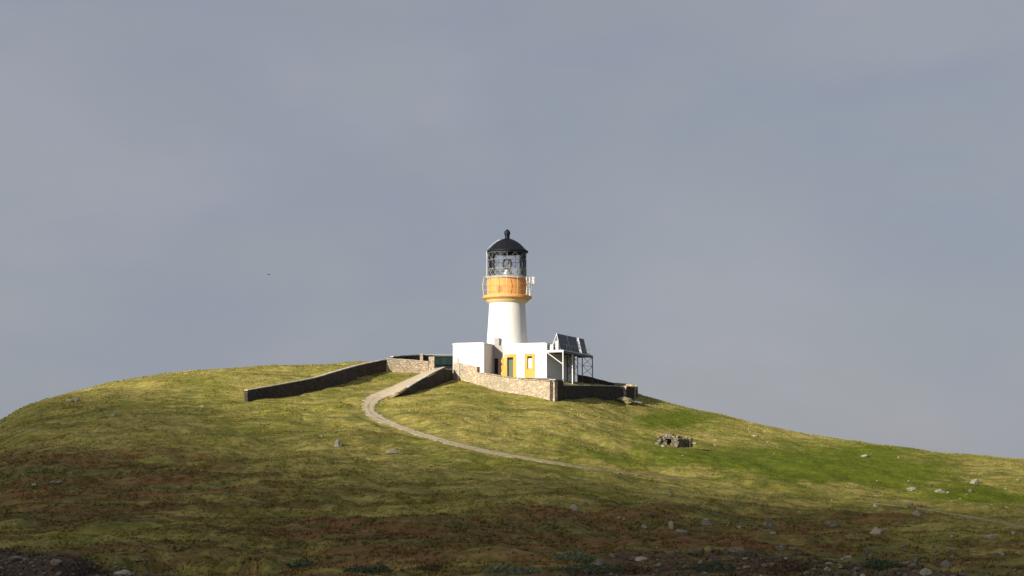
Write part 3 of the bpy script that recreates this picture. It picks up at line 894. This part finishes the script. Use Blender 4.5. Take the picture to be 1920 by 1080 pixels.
# link block with the dark door
s922 = s_at(922); LZ = z_at(648, s922)
dA, dB_ = s_at(925), s_at(932.5); dz = z_at(672, dA)
mb = MB(); facewall(mb, s922, sL - .003, .35, PL, LZ, [(dA, dB_, .02, dz)])
bx(mb, s922, sL - .003, .85, 5.0, LZ - .3, LZ - .003)
lk = mb.build('porch', 'porch_grey', root)
mb = MB(); bx(mb, dA, dB_, .6, .66, .02, dz); mb.build('door', 'door_dark', lk)
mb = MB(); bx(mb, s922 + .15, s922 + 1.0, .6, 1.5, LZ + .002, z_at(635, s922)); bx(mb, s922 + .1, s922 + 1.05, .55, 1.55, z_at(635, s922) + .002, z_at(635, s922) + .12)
mb.build('grey_stub', 'porch_grey', lk, bevel=.03)  # added stub in place of a grey patch beside the tower

# left block
bL = -3.4
sR = s922
sLL = s_at(849, bL)
RZ = z_at(643.5, (sR + sLL) / 2, bL)
mb = MB(); facewall(mb, sLL, sR - .003, bL, PL, RZ - .22, [])
bx(mb, sR - .503, sR - .003, bL + .5, 3.2, PL, RZ - .22); bx(mb, sLL, sLL + .5, bL + .5, 3.2, PL, RZ - .22); bx(mb, sLL + .5, sR - .503, 2.7, 3.2, PL, RZ - .22)
lb = mb.build('store_block', 'white', root)
mb = MB(); bx(mb, sLL - .08, sR + .07, bL - .08, 3.28, RZ - .217, RZ); bx(mb, sLL + .3, sR - .3, bL + .3, 2.9, RZ + .002, RZ + .1); mb.build('flat_roof', 'white', lb, bevel=.03)
# stepped quoins where the porch meets the lit wall
mb = MB()
rq = random.Random(3)
z = 0.02
while z < z_at(672, sL):
    hh = rq.uniform(.22, .34); bx(mb, sL - .05 - rq.uniform(.0, .28), sL + .2 + rq.uniform(0, .12), -.045, .1, z, z + hh - .02); z += hh
mb.build('quoins', 'ochre2', blk)

# yard paving behind the front walls
yl = [P(1041, 713, d1 + .6), P(985, 708.8, d1 + (d0 - d1) * .29 + .6), P(935, 704, d1 + (d0 - d1) * .55 + .6), P(896, 699, d1 + (d0 - d1) * .76 + .6), P(852, 697, d0 + .6)]
base_w = lambda s, b, z: wpt(s, b, z) + RL
yb = [base_w(2.2, 2, -.12), base_w(0, -.02, -.03), base_w(s_at(943), -.02, -.03), base_w(sR, bL - .02, -.03), base_w(sLL - .3, bL + 1, -.05)]
yb[0] = base_w(6.0, 6, -1.6)
mb = MB(); vs = yl + yb
mb.add(vs, [(i, i + 1, 6 + i, 5 + i) for i in range(4)])
b0 = base_w(sR, bL - .02, -.03)
yy = mb.build('yard', 'yard'); tag(yy, kind='structure')
mb = MB(); mb.add([base_w(sR - .1, bL - .1, -.034), base_w(sR - .1, .4, -.034), base_w(sL + .2, .4, -.034), base_w(sL + .2, -.1, -.034)], [(0, 3, 2, 1)])
tag(mb.build('yard', 'yard'), kind='structure')

# ------------------------------------------------------------------ solar platform
dk = z_at(656.5, 2.7)
rt = empty('solar_platform', base_w(2.7, 0, -1.5)); SL = Vector(rt.location)
tag(rt, 'raised steel platform on posts carrying tilted solar panels beside the white block', 'platform')
def sp(s, b, z): return base_w(s, b, z) - SL
def sbx(mb, s0, s1, b0, b1, z0, z1): return mb.box(sp((s0 + s1) / 2, (b0 + b1) / 2, (z0 + z1) / 2), (s1 - s0, b1 - b0, z1 - z0), AX)
WD = 2.75
def b_at(px, s):
    lo, hi = -5, 40
    for _ in range(40):
        mid = (lo + hi) / 2; p = base_w(s, mid, dk)
        if pix(p.x, p.y, p.z)[0] < px: lo = mid
        else: hi = mid
    return lo
bEnd = b_at(1112, WD)
mb = MB(); sbx(mb, .05, WD - .1, .1, bEnd - .1, dk - .1, dk); mb.build('deck', 'deck', rt)
mb = MB(); sbx(mb, .04, WD, 0, .09, dk - .28, dk + .03); mb.build('deck_beam', 'galv', rt)
mb = MB(); sbx(mb, WD - .09, WD, .093, bEnd, dk - .05, dk + .05); mb.build('deck_edge', 'pale_metal', rt)
mb = MB(); sbx(mb, WD - .09, WD - .01, .093, bEnd, dk - .42, dk - .053); mb.build('deck_beam', 'galvdark', rt)
mb = MB(); sbx(mb, .05, WD - .1, bEnd - .09, bEnd, dk - .3, dk + .03); mb.build('cross_beam', 'galvdark', rt)
for q in (.25, .5, .75):
    mb = MB(); sbx(mb, .05, WD - .1, bEnd * q, bEnd * q + .1, dk - .3, dk - .103); mb.build('cross_beam', 'galvdark', rt)
posts = [b_at(1055.5, WD - .06), b_at(1073.5, WD - .06), b_at(1092, WD - .06), b_at(1111, WD - .06)]
for i, b in enumerate(posts):
    mb = MB(); bb = max(b, .06)
    sbx(mb, WD - .15, WD - .02, bb - .06, bb + .06, -2.6, dk - .23 if i else dk - .3)
    mb.build('post', 'pale_metal' if i < 2 else 'galvdark', rt)
mb = MB(); mb.tube([sp(.1, .06, dk - .35), sp(WD - .1, .06, z_at(683, WD))], .065, 8); mb.build('brace', 'pale_metal', rt)
def lat(mb, b0, b1, s):
    za, zb = dk - .35, z_at(705, s, b1)
    zm = (za + zb) / 2
    mb.tube([sp(s, b0, za), sp(s, b1, zm)], .035, 6); mb.tube([sp(s, b1, za), sp(s, b0, zm)], .035, 6)
    mb.tube([sp(s, b0, zm), sp(s, b1, zm)], .04, 6); mb.tube([sp(s, b0, zm), sp(s, b1, zb)], .035, 6); mb.tube([sp(s, b1, zm), sp(s, b0, zb)], .035, 6)
mb = MB(); lat(mb, posts[2], posts[3], WD - .08); mb.build('lattice_brace', 'galvdark', rt)
mb = MB(); lat(mb, posts[2], posts[3], .16); mb.build('lattice_brace', 'galvdark', rt)
mb = MB(); mb.tube([sp(WD - .08, posts[1], dk - .45), sp(WD - .08, posts[2], z_at(690, WD, posts[2]))], .035, 6); mb.build('brace', 'galv', rt)
for i in (2, 3):
    mb = MB(); sbx(mb, .1, .22, posts[i] - .06, posts[i] + .06, -2.6, dk - .35); mb.build('post', 'galvdark', rt)
# panels: leaning back from the outer edge of the deck
def panel(b0, b1, first):
    h = z_at(626, 1.2, .8) - dk - .1
    s_bot, s_top = 1.95, 1.35
    p00, p01 = sp(s_bot, b0, dk + .12), sp(s_bot, b1, dk + .12); p10, p11 = sp(s_top, b0, dk + .12 + h), sp(s_top, b1, dk + .12 + h)
    nrm = (p01 - p00).cross(p10 - p00).normalized()
    if nrm.dot(e1) < 0: nrm = -nrm
    th = .05
    me = MB(); q = [p + nrm * .03 for p in (p00, p01, p11, p10)] + [p - nrm * .02 for p in (p00, p01, p11, p10)]
    me.add(q, [(0, 1, 2, 3), (7, 6, 5, 4), (0, 4, 5, 1), (1, 5, 6, 2), (2, 6, 7, 3), (3, 7, 4, 0)])
    o = me.build('solar_panel', 'solar', rt)
    uv = o.data.uv_layers.new(name='UVMap')
    L1 = (p01 - p00).length; L2 = (p10 - p00).length
    for l in o.data.loops:
        v = o.data.vertices[l.vertex_index].co
        uv.data[l.index].uv = ((v - p00).dot((p01 - p00).normalized()), (v - p00).dot((p10 - p00).normalized()))
    fr = MB()
    up = (p10 - p00).normalized(); al = (p01 - p00).normalized()
    fr.box((p00 + p10) / 2 + al * -.04, (.08, .09, L2 + .1), (al, nrm, up)); fr.box((p01 + p11) / 2 + al * .04, (.08, .09, L2 + .1), (al, nrm, up))
    fr.box((p00 + p01) / 2 - up * .04, (L1 - .002, .088, .06), (al, nrm, up)); fr.box((p10 + p11) / 2 + up * .04, (L1 - .002, .088, .06), (al, nrm, up))
    fr.build('panel_frame', 'galv', o)
    return p00, p01, p10, p11
bA, bM, bB, bC2, bD = b_at(1051, 1.95), b_at(1069, 1.95), b_at(1086.5, 1.95), b_at(1091, 1.95), b_at(1101, 1.95)
g1 = panel(bA, bM - .1, True); panel(bM + .1, bB, False); panel(bC2 + .2, bD, False)
# support frames behind the panels
mb = MB()
for b in (bA - .1, (bA + bB) / 2, bB + .1, bC2 - .05, bD):
    tp = sp(1.35, b, dk + .12 + (z_at(626, 1.2, .8) - dk - .1)); ft = sp(.35, b, dk + .02); nt_ = sp(1.95, b, dk + .04)
    mb.tube([ft, tp], .05, 6); mb.tube([nt_, tp - Vector((0, 0, .02))], .05, 6); mb.tube([ft.lerp(tp, .5), nt_.lerp(tp, .5)], .035, 6); mb.tube([ft.lerp(tp, .25), nt_.lerp(tp, .25)], .035, 6)
mb.tube([sp(.35, bA - .1, dk + .05), sp(.35, bD, dk + .05)], .05, 6)
mb.build('support_frame', 'pale_metal', rt)
for q in (.12, .3, .42, .62, .8):
    mb = MB(); b = bA + (bD - bA) * q; mb.tube([sp(WD - .3, b, dk + .05), sp(WD - .3, b, dk + .95)], .03, 6); mb.build('stanchion', 'galv', rt)
mb = MB(); mb.tube([sp(WD - .3, bA, dk + .95), sp(WD - .3, bD, dk + .95)], .02, 6); mb.build('guard_rail', 'galv', rt)
mb = MB(); sbx(mb, .35, .9, bA - .45, bA - .05, dk + .002, dk + .95); sbx(mb, 1.3, 1.75, bA - .5, bA - .2, dk + .002, dk + 1.5); mb.build('battery_box', 'pale_metal', rt, bevel=.03)
mb = MB(); sbx(mb, 1.8, 2.5, bEnd - 1.5, bEnd - .5, dk + .002, dk + .3); mb.build('junction_box', 'pale_metal', rt, bevel=.03)

# ------------------------------------------------------------------ green shed
gd_ = 314
gs = empty('garden_shed', P(832, 690, gd_)); GL = Vector(gs.location)
tag(gs, 'low dark green shed tucked between the gate pier and the white block', 'shed')
def gb(x0, x1, y0, y1, dd, th, mb):
    a = P(x0, y1, gd_ + dd) - GL; b = P(x1, y0, gd_ + dd) - GL
    mb.box(((a.x + b.x) / 2, dd + th / 2, (a.z + b.z) / 2), (b.x - a.x, th, b.z - a.z))
mb = MB(); gb(814, 852, 668.5, 684, 0, 3, mb); mb.build('shed_wall', 'green_shed', gs)
mb = MB()
for k in range(19): gb(814.4 + 2 * k, 815.4 + 2 * k, 669, 683.6, -.04, .037, mb)
mb.build('cladding', 'green_shed', gs)
mb = MB(); gb(813, 853, 666, 668.4, -.25, 3.5, mb); mb.build('roof', 'galvdark', gs, bevel=.02)
mb = MB(); gb(815, 851, 684.1, 694, .25, 2.6, mb); mb.build('open_base', 'black', gs)  # black box paints the dark of the open base under the shed
mb = MB(); gb(829, 838, 671, 683.5, -.08, .035, mb); mb.build('door', 'green_shed', gs)

# ------------------------------------------------------------------ stones
def rock_mesh(name, seed, sx, sy, sz, mat, rough=.22, sub=2):
    import bmesh
    bm = bmesh.new(); bmesh.ops.create_icosphere(bm, subdivisions=sub + 1, radius=1)
    rr = random.Random(seed)
    planes = [(Vector((rr.uniform(-1, 1), rr.uniform(-1, 1), rr.uniform(-.4, 1))).normalized(), rr.uniform(.55, .85)) for _ in range(9)]
    from mathutils import noise as mn
    for v in bm.verts:
        c = v.co.copy()
        for n_, dd in planes:
            k = c.dot(n_)
            if k > dd: c -= n_ * (k - dd) * .9
        c += c.normalized() * rough * mn.noise(c * 1.6 + Vector((seed, 0, 0))) + c.normalized() * rough * .4 * mn.noise(c * 4 + Vector((0, seed, 0)))
        v.co = Vector((c.x * sx, c.y * sy, c.z * sz))
    me = bpy.data.meshes.new(name); bm.to_mesh(me); bm.free(); me.materials.append(M[mat])
    return me
def rock(px, py, wpx, hpx, label, mat='rock', seed=None, group=None, name='boulder', sink=.3, me=None, cat='rock'):
    p = ground(px, py); s = p.y / F
    w = wpx * s / 2; h = hpx * s * .85
    if me is None: me = rock_mesh(name, seed or int(px + py), w, w * .8, h / (1 + (1 - sink)) * 1.25, mat)
    o = bpy.data.objects.new(name, me); COL.objects.link(o); o.location = p + Vector((0, 0, h * .14))
    o.rotation_euler = (0, 0, random.uniform(-.5, .5))
    tag(o, label, cat, group)
    return o
rock(633, 838, 14, 19, 'pale upright boulder on the slope left of the track bend', 'rock_pale')
rock(602, 820, 13, 6, 'low buff rock just left of the pale upright boulder', 'rock_pale')
rock(738, 849, 34, 8, 'long flat grey slab in the turf below the track bend', 'rock_pale')
rock(832, 692, 8, 8, 'small pale stone topping the end of the track wall by the gate', 'rock_pale', sink=.6)
rock(137, 753, 26, 8, 'flat pale rock high on the left shoulder of the hill', 'rock_pale')
rock(1168, 753, 40, 13, 'low straw coloured mound of stone at the foot of the wall right of the lighthouse', 'mound')
rock(1194, 757, 28, 8, 'dark flat rock beside the boulder at the right end of the yard', 'rock')
rock(1076, 956, 22, 15, 'grey pointed rock in the brown heather below the track end', 'rock_pale')
rock(1208, 991, 16, 12, 'small green grey rock left of the slanting stone in the heather', 'rock')
rock(1257, 990, 11, 20, 'thin slanting stone standing in the brown heather', 'rock_pale')
rock(1277, 1002, 30, 12, 'low rock at the foot of the thin slanting stone', 'rock')
rock(1326, 984, 26, 19, 'grey angular boulder with a dark notch in the brown heather', 'rock')
rock(1440, 988, 17, 24, 'tall pointed grey stone standing in the brown heather', 'rock')
rock(1384, 990, 13, 6, 'small pale flat stone between the two tall grey rocks', 'rock_pale')
rock(1450, 1003, 16, 6, 'small pale stone at the foot of the tall pointed stone', 'rock_pale')
rock(1561, 986, 32, 12, 'low pale grey rock in the moor right of the pointed stone', 'rock')
rock(1645, 1001, 27, 17, 'rounded pale grey boulder above the right hand rubble', 'rock_pale')
rock(1719, 966, 15, 16, 'pale tilted stone beside the thin right hand trail', 'rock_pale')
rock(1642, 951, 10, 11, 'small pale stone at the left end of the thin right hand trail', 'rock_pale')
rock(1855, 1010, 24, 11, 'pale flat rock near the right edge below the trail', 'rock_pale')
rock(1710, 919, 20, 9, 'pale rock at the left of a pair below the bright green patch', 'rock_pale')
rock(1762, 923, 22, 10, 'pale rock at the right of a pair below the bright green patch', 'rock_pale')
rock(1828, 907, 19, 11, 'pale rounded rock on the green slope near the right edge', 'rock_pale')
rock(1820, 923, 10, 9, 'small grey green stone just below the rounded rock near the right edge', 'rock')
rock(1622, 856, 20, 5, 'pale flat rock near the skyline on the right slope', 'rock_pale')
rock(1417, 819, 14, 5, 'pale rock on the upper right slope above the bright green patch', 'rock_pale')
rock(1900, 1001, 12, 7, 'small pale stone at the right edge just below the trail', 'rock_pale')
rock(232, 1079, 36, 14, 'pale grey boulder at the bottom edge in the left scree', 'rock_pale')
rock(32, 1050, 40, 10, 'long dark rock in the scree at the bottom left corner', 'rock_dark')
rock(105, 1056, 26, 10, 'brown grey rock in the scree right of the long dark rock', 'rock_dark')
rock(1120, 1063, 40, 20, 'blue grey rock among dark scrub at the bottom centre right', 'rock')
rock(1202, 1050, 26, 9, 'pale lens shaped rock above the dark scrub', 'rock_pale')
rock(1384, 1034, 38, 13, 'broad mauve grey slab at the top of the rubble', 'rock')
rock(1465, 1031, 20, 11, 'grey rock at the right of the broad slab above the rubble', 'rock')
rock(1737, 1077, 26, 16, 'large pale stone in the rubble at the bottom right', 'rock_pale')
rock(1774, 1064, 26, 18, 'round brown stone in the rubble at the bottom right', 'rock_dark')
rock(1714, 1062, 16, 20, 'upright grey stone in the rubble at the bottom right', 'rock')
rock(1590, 1047, 18, 8, 'pale yellow stone at the edge of the right hand rubble', 'rock_pale')
rock(65, 911, 12, 8, 'small pale stone beside the dark hollow on the left slope', 'rock_pale')
rock(104, 906, 26, 6, 'grey stone over a dark hollow on the left slope', 'rock')
rock(213, 781, 12, 6, 'small bright stone on the left shoulder of the hill', 'rock_pale')
rock(380, 763, 8, 5, 'tiny bright stone left of the end of the long dark wall', 'rock_pale')
rock(315, 1041, 8, 5, 'tiny bright stone on the grass above the left scree', 'rock_pale')
rock(669, 710, 12, 4, 'low pale stone at the foot of the long wall near its top', 'rock_pale')
# many small look-alike stones
protos = [rock_mesh('stone', s, 1, .8, .55, mt, .25, 1) for s, mt in ((1, 'rock_pale'), (2, 'rock'), (3, 'rock_pale'), (4, 'rock_dark'), (5, 'rock'), (6, 'rock_dark'))]
def scatter(n, x0, x1, y0, y1, wmin, wmax, label, group, kinds, seed, ybias=1.0):
    rr = random.Random(seed)
    for i in range(n):
        px = rr.uniform(x0, x1); py = y0 + (y1 - y0) * rr.random() ** ybias
        p = ground(px, py); s = p.y / F; w = rr.uniform(wmin, wmax) ** 1.0 * s / 2
        o = bpy.data.objects.new('stone', rr.choice([protos[k] for k in kinds])); COL.objects.link(o)
        o.location = p + Vector((0, 0, w * .22)); o.scale = (w, w, w * rr.uniform(.6, 1.3)); o.rotation_euler = (rr.uniform(-.2, .2), rr.uniform(-.2, .2), rr.uniform(0, 6.28))
        tag(o, label, 'stone', group)
scatter(75, 1430, 1925, 1030, 1084, 5, 15, 'small stone in the dark rubble along the bottom right', 'stones of the bottom right rubble', (1, 3, 4, 5, 0), 5, .8)
scatter(55, 1040, 1440, 1044, 1084, 5, 15, 'small stone among the dark scrub along the bottom centre right', 'stones of the bottom centre scrub', (1, 3, 4, 5), 6, .8)
scatter(55, -5, 330, 1052, 1084, 5, 16, 'small brown grey stone in the bottom left scree', 'stones of the bottom left scree', (3, 4, 5, 1), 7)
scatter(34, 1560, 1920, 900, 1030, 4, 10, 'small pale stone strewn over the moor at the right', 'stones strewn over the right hand moor', (0, 2, 1), 8)
scatter(26, 1150, 1560, 925, 1035, 3.5, 9, 'small pale stone lying in the brown heather', 'stones lying in the brown heather', (0, 2, 1), 9)
scatter(26, 20, 620, 715, 920, 3, 7, 'small pale stone lying in the grass of the left slope', 'stones in the grass of the left slope', (0, 2), 10)
scatter(14, 1240, 1700, 800, 860, 3, 7, 'small pale stone in the grass of the upper right slope', 'stones on the upper right slope', (0, 2), 12)

# dark low scrub in the rubble
def scrub(px, py, wpx, hpx, col, label, seed):
    p = ground(px, py); s = p.y / F; w = wpx * s / 2; h = hpx * s
    rr = random.Random(seed); mb = MB()
    nleaf = 900
    for i in range(nleaf):
        a = rr.uniform(0, 6.283); r = math.sqrt(rr.random()); x, y = r * math.cos(a) * w, r * math.sin(a) * w * .9
        z = rr.random() * h * (1 - r * r * .8) * (0.6 + .6 * (math.sin(x * 3 + seed) * .5 + .5))
        c = Vector((x, y, z)); l = rr.uniform(.05, .12)
        d = Vector((rr.uniform(-1, 1), rr.uniform(-1, 1), rr.uniform(-.3, 1))).normalized(); e = d.cross(Vector((rr.uniform(-1, 1), rr.uniform(-1, 1), .3))).normalized()
        mb.add([c, c + d * l + e * l * .4, c + d * l * 1.8, c + d * l - e * l * .4], [(0, 1, 2, 3)])
    o_ = empty('heather_bush', p)
    mb.build('foliage', col, o_)
    st = MB()
    for k in range(7):
        a = rr.uniform(0, 6.28); st.tube([(0, 0, -.1), (math.cos(a) * w * .3, math.sin(a) * w * .3, h * .3), (math.cos(a) * w * .6, math.sin(a) * w * .6, h * .5)], .02, 5)
    st.build('stem', 'rock_dark', o_)
    tag(o_, label, 'bush')
M['scrub_green'] = plain('dark_scrub_leaves', (.045, .075, .035), .8, var=.5, scale=3)
M['scrub_pale'] = plain('grey_green_leaves', (.12, .15, .085), .8, var=.4, scale=3)
M['scrub_brown'] = plain('brown_scrub_leaves', (.09, .055, .028), .8, var=.4, scale=3)
scrub(1075, 1050, 90, 18, 'scrub_pale', 'grey green low bush at the bottom right of centre', 1)
scrub(1100, 1072, 130, 20, 'scrub_green', 'dark green low bush at the bottom edge beside the blue grey rock', 2)
scrub(1185, 1074, 90, 18, 'scrub_brown', 'brown low bush at the bottom edge right of the blue grey rock', 3)
scrub(960, 1076, 110, 14, 'scrub_pale', 'pale green low bush at the bottom centre', 4)
scrub(690, 1074, 90, 16, 'scrub_green', 'dark green low bush at the bottom left of centre', 5)
scrub(560, 1066, 90, 14, 'scrub_green', 'dark green low bush right of the bottom left scree', 6)
scrub(1340, 1070, 110, 16, 'scrub_green', 'dark green low bush in the rubble below the broad slab', 7)
scrub(1480, 1068, 90, 14, 'scrub_brown', 'brown low bush in the middle of the right hand rubble', 8)
scrub(1655, 1064, 80, 14, 'scrub_green', 'dark green low bush left of the upright grey stone', 9)
scrub(820, 1070, 80, 12, 'scrub_brown', 'brown low bush at the bottom between the green bushes', 10)

# ------------------------------------------------------------------ ruined hut
hp = ground(1252, 835); HS = hp.y / F
hut = empty('stone_hut', hp); tag(hut, 'small ruined drystone hut with a black doorway standing alone on the right slope', 'hut')
def lump(v, amp, seed):
    from mathutils import noise as mn
    return v + Vector((mn.noise(v * 1.9 + Vector((seed, 0, 0))), mn.noise(v * 1.9 + Vector((0, seed, 0))), mn.noise(v * 2.3 + Vector((0, 0, seed))))) * amp
def stones_wall(mb, a, b, h, th, seed, hole=None):
    """courses of separate rough stones between two ground points"""
    rr = random.Random(seed); a = Vector(a); b = Vector(b); d = b - a; L = d.length; d.normalize(); n_ = Vector((-d.y, d.x, 0))
    z = -.3
    while z < (h if not callable(h) else 3):
        ch = rr.uniform(.16, .26); x = rr.uniform(-.2, 0)
        while x < L:
            l = rr.uniform(.22, .5); xm = x + l / 2
            hh = h(xm / L) if callable(h) else h
            if z < hh and not (hole and hole[0] < xm < hole[1] and z < hole[2]):
                c = a + d * xm + n_ * (th / 2 + rr.uniform(-.06, .06)) + Vector((0, 0, z + ch / 2))
                tl = rr.uniform(-.08, .08)
                ax = ((d + Vector((0, 0, tl))).normalized(), n_, Vector((0, 0, 1)))
                mb.box(c, (l - .02, th + rr.uniform(-.1, .1), ch - .015), ax)
            x += l
        z += ch
def hq(px, dd): return Vector(((px - 1252) * HS, dd, 0))
mb = MB()
# gable with doorway faces the camera, slightly left; the long side faces right
G0, G1, G2, G3 = hq(1237, 0.6), hq(1268, -.5), hq(1299, 1.6), hq(1270, 2.8)
Lg = (G1 - G0).length
stones_wall(mb, G0, G1, lambda s: .95 + .62 * (1 - abs(2 * s - 1) ** 1.6), .5, 1, (Lg * .42, Lg * .66, .85))
stones_wall(mb, G1, G2, lambda s: 1.0 - .2 * s + .18 * math.sin(s * 9), .5, 2)
stones_wall(mb, G2, G3, lambda s: .9 + .3 * (1 - abs(2 * s - 1)), .5, 3); stones_wall(mb, G3, G0, 1.0, .5, 4)
mb.build('wall', 'hut', hut, bevel=.03)
mb = MB(); c0 = G0.lerp(G1, .42); c1 = G0.lerp(G1, .66); mb.box((c0 + c1) / 2 + Vector((0, -.02, .93)), ((c1 - c0).length + .35, .55, .16)); mb.build('lintel', 'rock', hut, bevel=.02)
mb = MB(); rr = random.Random(9)
for i in range(130):  # collapsed corbelled roof of slabs and turf
    s = rr.random(); t_ = rr.random()
    p0 = G0.lerp(G1, t_); p1 = G3.lerp(G2, t_)
    c = p0.lerp(p1, s); zc = .86 + .5 * (1 - abs(2 * t_ - 1) ** 1.5) * (1 - .35 * s) + rr.uniform(-.08, .08)
    mb.box(c + Vector((0, .1, zc)), (rr.uniform(.25, .55), rr.uniform(.25, .5), rr.uniform(.08, .18)), (Vector((math.cos(i), math.sin(i), rr.uniform(-.2, .2))).normalized(), Vector((-math.sin(i), math.cos(i), 0)), ez))
mb.build('roof', 'turf', hut)
for k, (px, py, w) in enumerate(((1232, 833, 9), (1243, 838, 8), (1303, 833, 8), (1285, 837, 7))):
    rock(px, py, w, 5, 'fallen stone lying at the foot of the ruined hut', 'rock_pale', group='fallen stones round the hut', name='stone')

# ------------------------------------------------------------------ bird
bp = P(504, 515, 240)
bird = MB()
seg = 10
prof = [(.01, -.26), (.04, -.22), (.07, -.1), (.085, .0), (.07, .12), (.05, .2), (.055, .25), (.03, .31), (.008, .36)]
for i, (r, x) in enumerate(prof):
    pass
vs = []; fs = []
for r, x in prof:
    for k in range(seg):
        t = 2 * math.pi * k / seg; vs.append((x, r * math.cos(t), r * .85 * math.sin(t)))
for i in range(len(prof) - 1):
    for k in range(seg):
        l = (k + 1) % seg; fs.append((i * seg + k, i * seg + l, (i + 1) * seg + l, (i + 1) * seg + k))
bird.add(vs, fs)
for sgn in (1, -1):
    wv = [(.12, .05 * sgn, .03), (-.1, .05 * sgn, .03), (.16, .3 * sgn, .12), (-.03, .3 * sgn, .11), (.05, .62 * sgn, .04), (-.04, .6 * sgn, .035)]
    wv2 = [(a, b, c - .015) for a, b, c in wv]
    bird.add(wv + wv2, [(0, 1, 3, 2), (2, 3, 5, 4), (6, 8, 9, 7), (8, 10, 11, 9), (0, 2, 8, 6), (2, 4, 10, 8), (4, 5, 11, 10), (5, 3, 9, 11), (3, 1, 7, 9)])
bird.add([(-.24, .03, 0), (-.24, -.03, 0), (-.42, -.07, 0), (-.42, .07, 0), (-.3, 0, .02)], [(0, 1, 2, 3), (0, 4, 1), (1, 4, 2), (2, 4, 3), (3, 4, 0)])
bo = bird.build('seabird', 'feather'); bo.location = bp; bo.rotation_euler = (R(12), R(4), R(50)); bo.scale = (.62, .62, .62)
tag(bo, 'small dark bird flying alone in the grey sky at the left', 'bird')

# ------------------------------------------------------------------ sun, unseen shading cloud, sky
BETA, EL = R(45), R(20)
sv = Vector((-math.sin(BETA) * math.cos(EL), -math.cos(BETA) * math.cos(EL), math.sin(EL)))
sl = bpy.data.lights.new('sun', 'SUN'); sl.energy = 5.0; sl.angle = R(.53); sl.color = (1, .93, .80)
so = bpy.data.objects.new('sun', sl); COL.objects.link(so); so.rotation_euler = (-sv).to_track_quat('-Z', 'Y').to_euler(); so.location = (-100, -100, 120)

# unseen low cloud behind the viewer, thickness shaped to shade the near slope
ALT = 330
K = ALT / sv.z
cx_ = np.linspace(-330, 330, 90); cy_ = np.linspace(-160, 300, 90)
CX, CY = np.meshgrid(cx_, cy_)
nz = .5 * vnoise(CX / 60, CY / 42, 31) + .28 * vnoise(CX / 26, CY / 20, 32) + .15 * vnoise(CX / 12, CY / 10, 33)
edge_y = np.interp(CX, [-330, -90, -40, 0, 40, 90, 330], [410, 395, 338, 296, 300, 332, 345])
thk = sstep((edge_y - CY + 30 * nz) / 185) * sstep((CY + 160) / 60) * sstep((330 - np.abs(CX)) / 90)
thk = 24 * thk * (1 + .35 * nz)
thk = np.maximum(thk, 0.02)
ox, oy = sv.x * K, sv.y * K
top = np.stack([CX + ox, CY + oy, ALT + thk * .65], -1).reshape(-1, 3); bot = np.stack([CX + ox, CY + oy, ALT - thk * .35], -1).reshape(-1, 3)
n1_, n2_ = CX.shape; id_ = np.arange(n1_ * n2_).reshape(n1_, n2_)
qt = np.stack([id_[:-1, :-1], id_[:-1, 1:], id_[1:, 1:], id_[1:, :-1]], -1).reshape(-1, 4)
qb = qt[:, ::-1] + n1_ * n2_
bd = np.concatenate([id_[0, :], id_[1:, -1], id_[-1, -2::-1], id_[-2:0:-1, 0]])
side = np.array([(bd[(i + 1) % len(bd)], bd[i], bd[i] + n1_ * n2_, bd[(i + 1) % len(bd)] + n1_ * n2_) for i in range(len(bd))])
m, nt, b, o_ = new_mat('cloud_vapour'); nt.nodes.remove(b)
vsn = nt.nodes.new('ShaderNodeVolumePrincipled'); vsn.inputs['Density'].default_value = .036; vsn.inputs['Color'].default_value = (.9, .9, .92, 1); vsn.inputs['Anisotropy'].default_value = .3
nt.links.new(vsn.outputs[0], o_.inputs['Volume'])
cl_o = np_mesh('cloud', np.concatenate([top, bot]), np.concatenate([qt, qb, side]), m)
tag(cl_o, 'unseen low grey cloud bank shaped to shade the near slope', 'cloud', kind='stuff')

w = bpy.data.worlds.new('World'); scene.world = w; w.use_nodes = True
nt = w.node_tree; nt.nodes.clear()
out = nt.nodes.new('ShaderNodeOutputWorld'); bg = nt.nodes.new('ShaderNodeBackground'); bg.inputs[1].default_value = .1
sky = nt.nodes.new('ShaderNodeTexSky'); sky.sky_type = 'NISHITA'; sky.sun_disc = False; sky.sun_elevation = EL; sky.sun_rotation = math.atan2(sv.x, sv.y)
tc = nt.nodes.new('ShaderNodeTexCoord')
mp = nt.nodes.new('ShaderNodeMapping'); mp.inputs['Scale'].default_value = (1, 1, 1.9); mp.inputs['Rotation'].default_value = (0, R(18), 0)
nt.links.new(tc.outputs['Generated'], mp.inputs[0])
n1 = noise(nt, mp.outputs[0], 5.5, 3, .5); n2 = noise(nt, mp.outputs[0], 14, 4, .5)
base_c = mixc(nt, ramp(nt, n1, .36, .64), (1.82, 1.98, 2.44), (2.18, 2.23, 2.58))
base_c = mixc(nt, math_(nt, 'MULTIPLY', ramp(nt, n2, .35, .65), .5), base_c, (1.98, 2.16, 2.36))
c = mixc(nt, .94, sky.outputs[0], base_c)
nt.links.new(c, bg.inputs[0]); nt.links.new(bg.outputs[0], out.inputs[0])

# ------------------------------------------------------------------ camera
cam = bpy.data.cameras.new('camera'); co = bpy.data.objects.new('camera', cam); COL.objects.link(co)
cam.sensor_width = 36; cam.lens = F / 1920 * 36; cam.clip_end = 30000; cam.clip_start = .5
co.location = (0, 0, 0); co.rotation_euler = (R(90) + TH, 0, 0)
scene.camera = co
scene.view_settings.view_transform = 'Standard'; scene.view_settings.look = 'None'
scene.view_settings.exposure = .62; scene.view_settings.gamma = 1
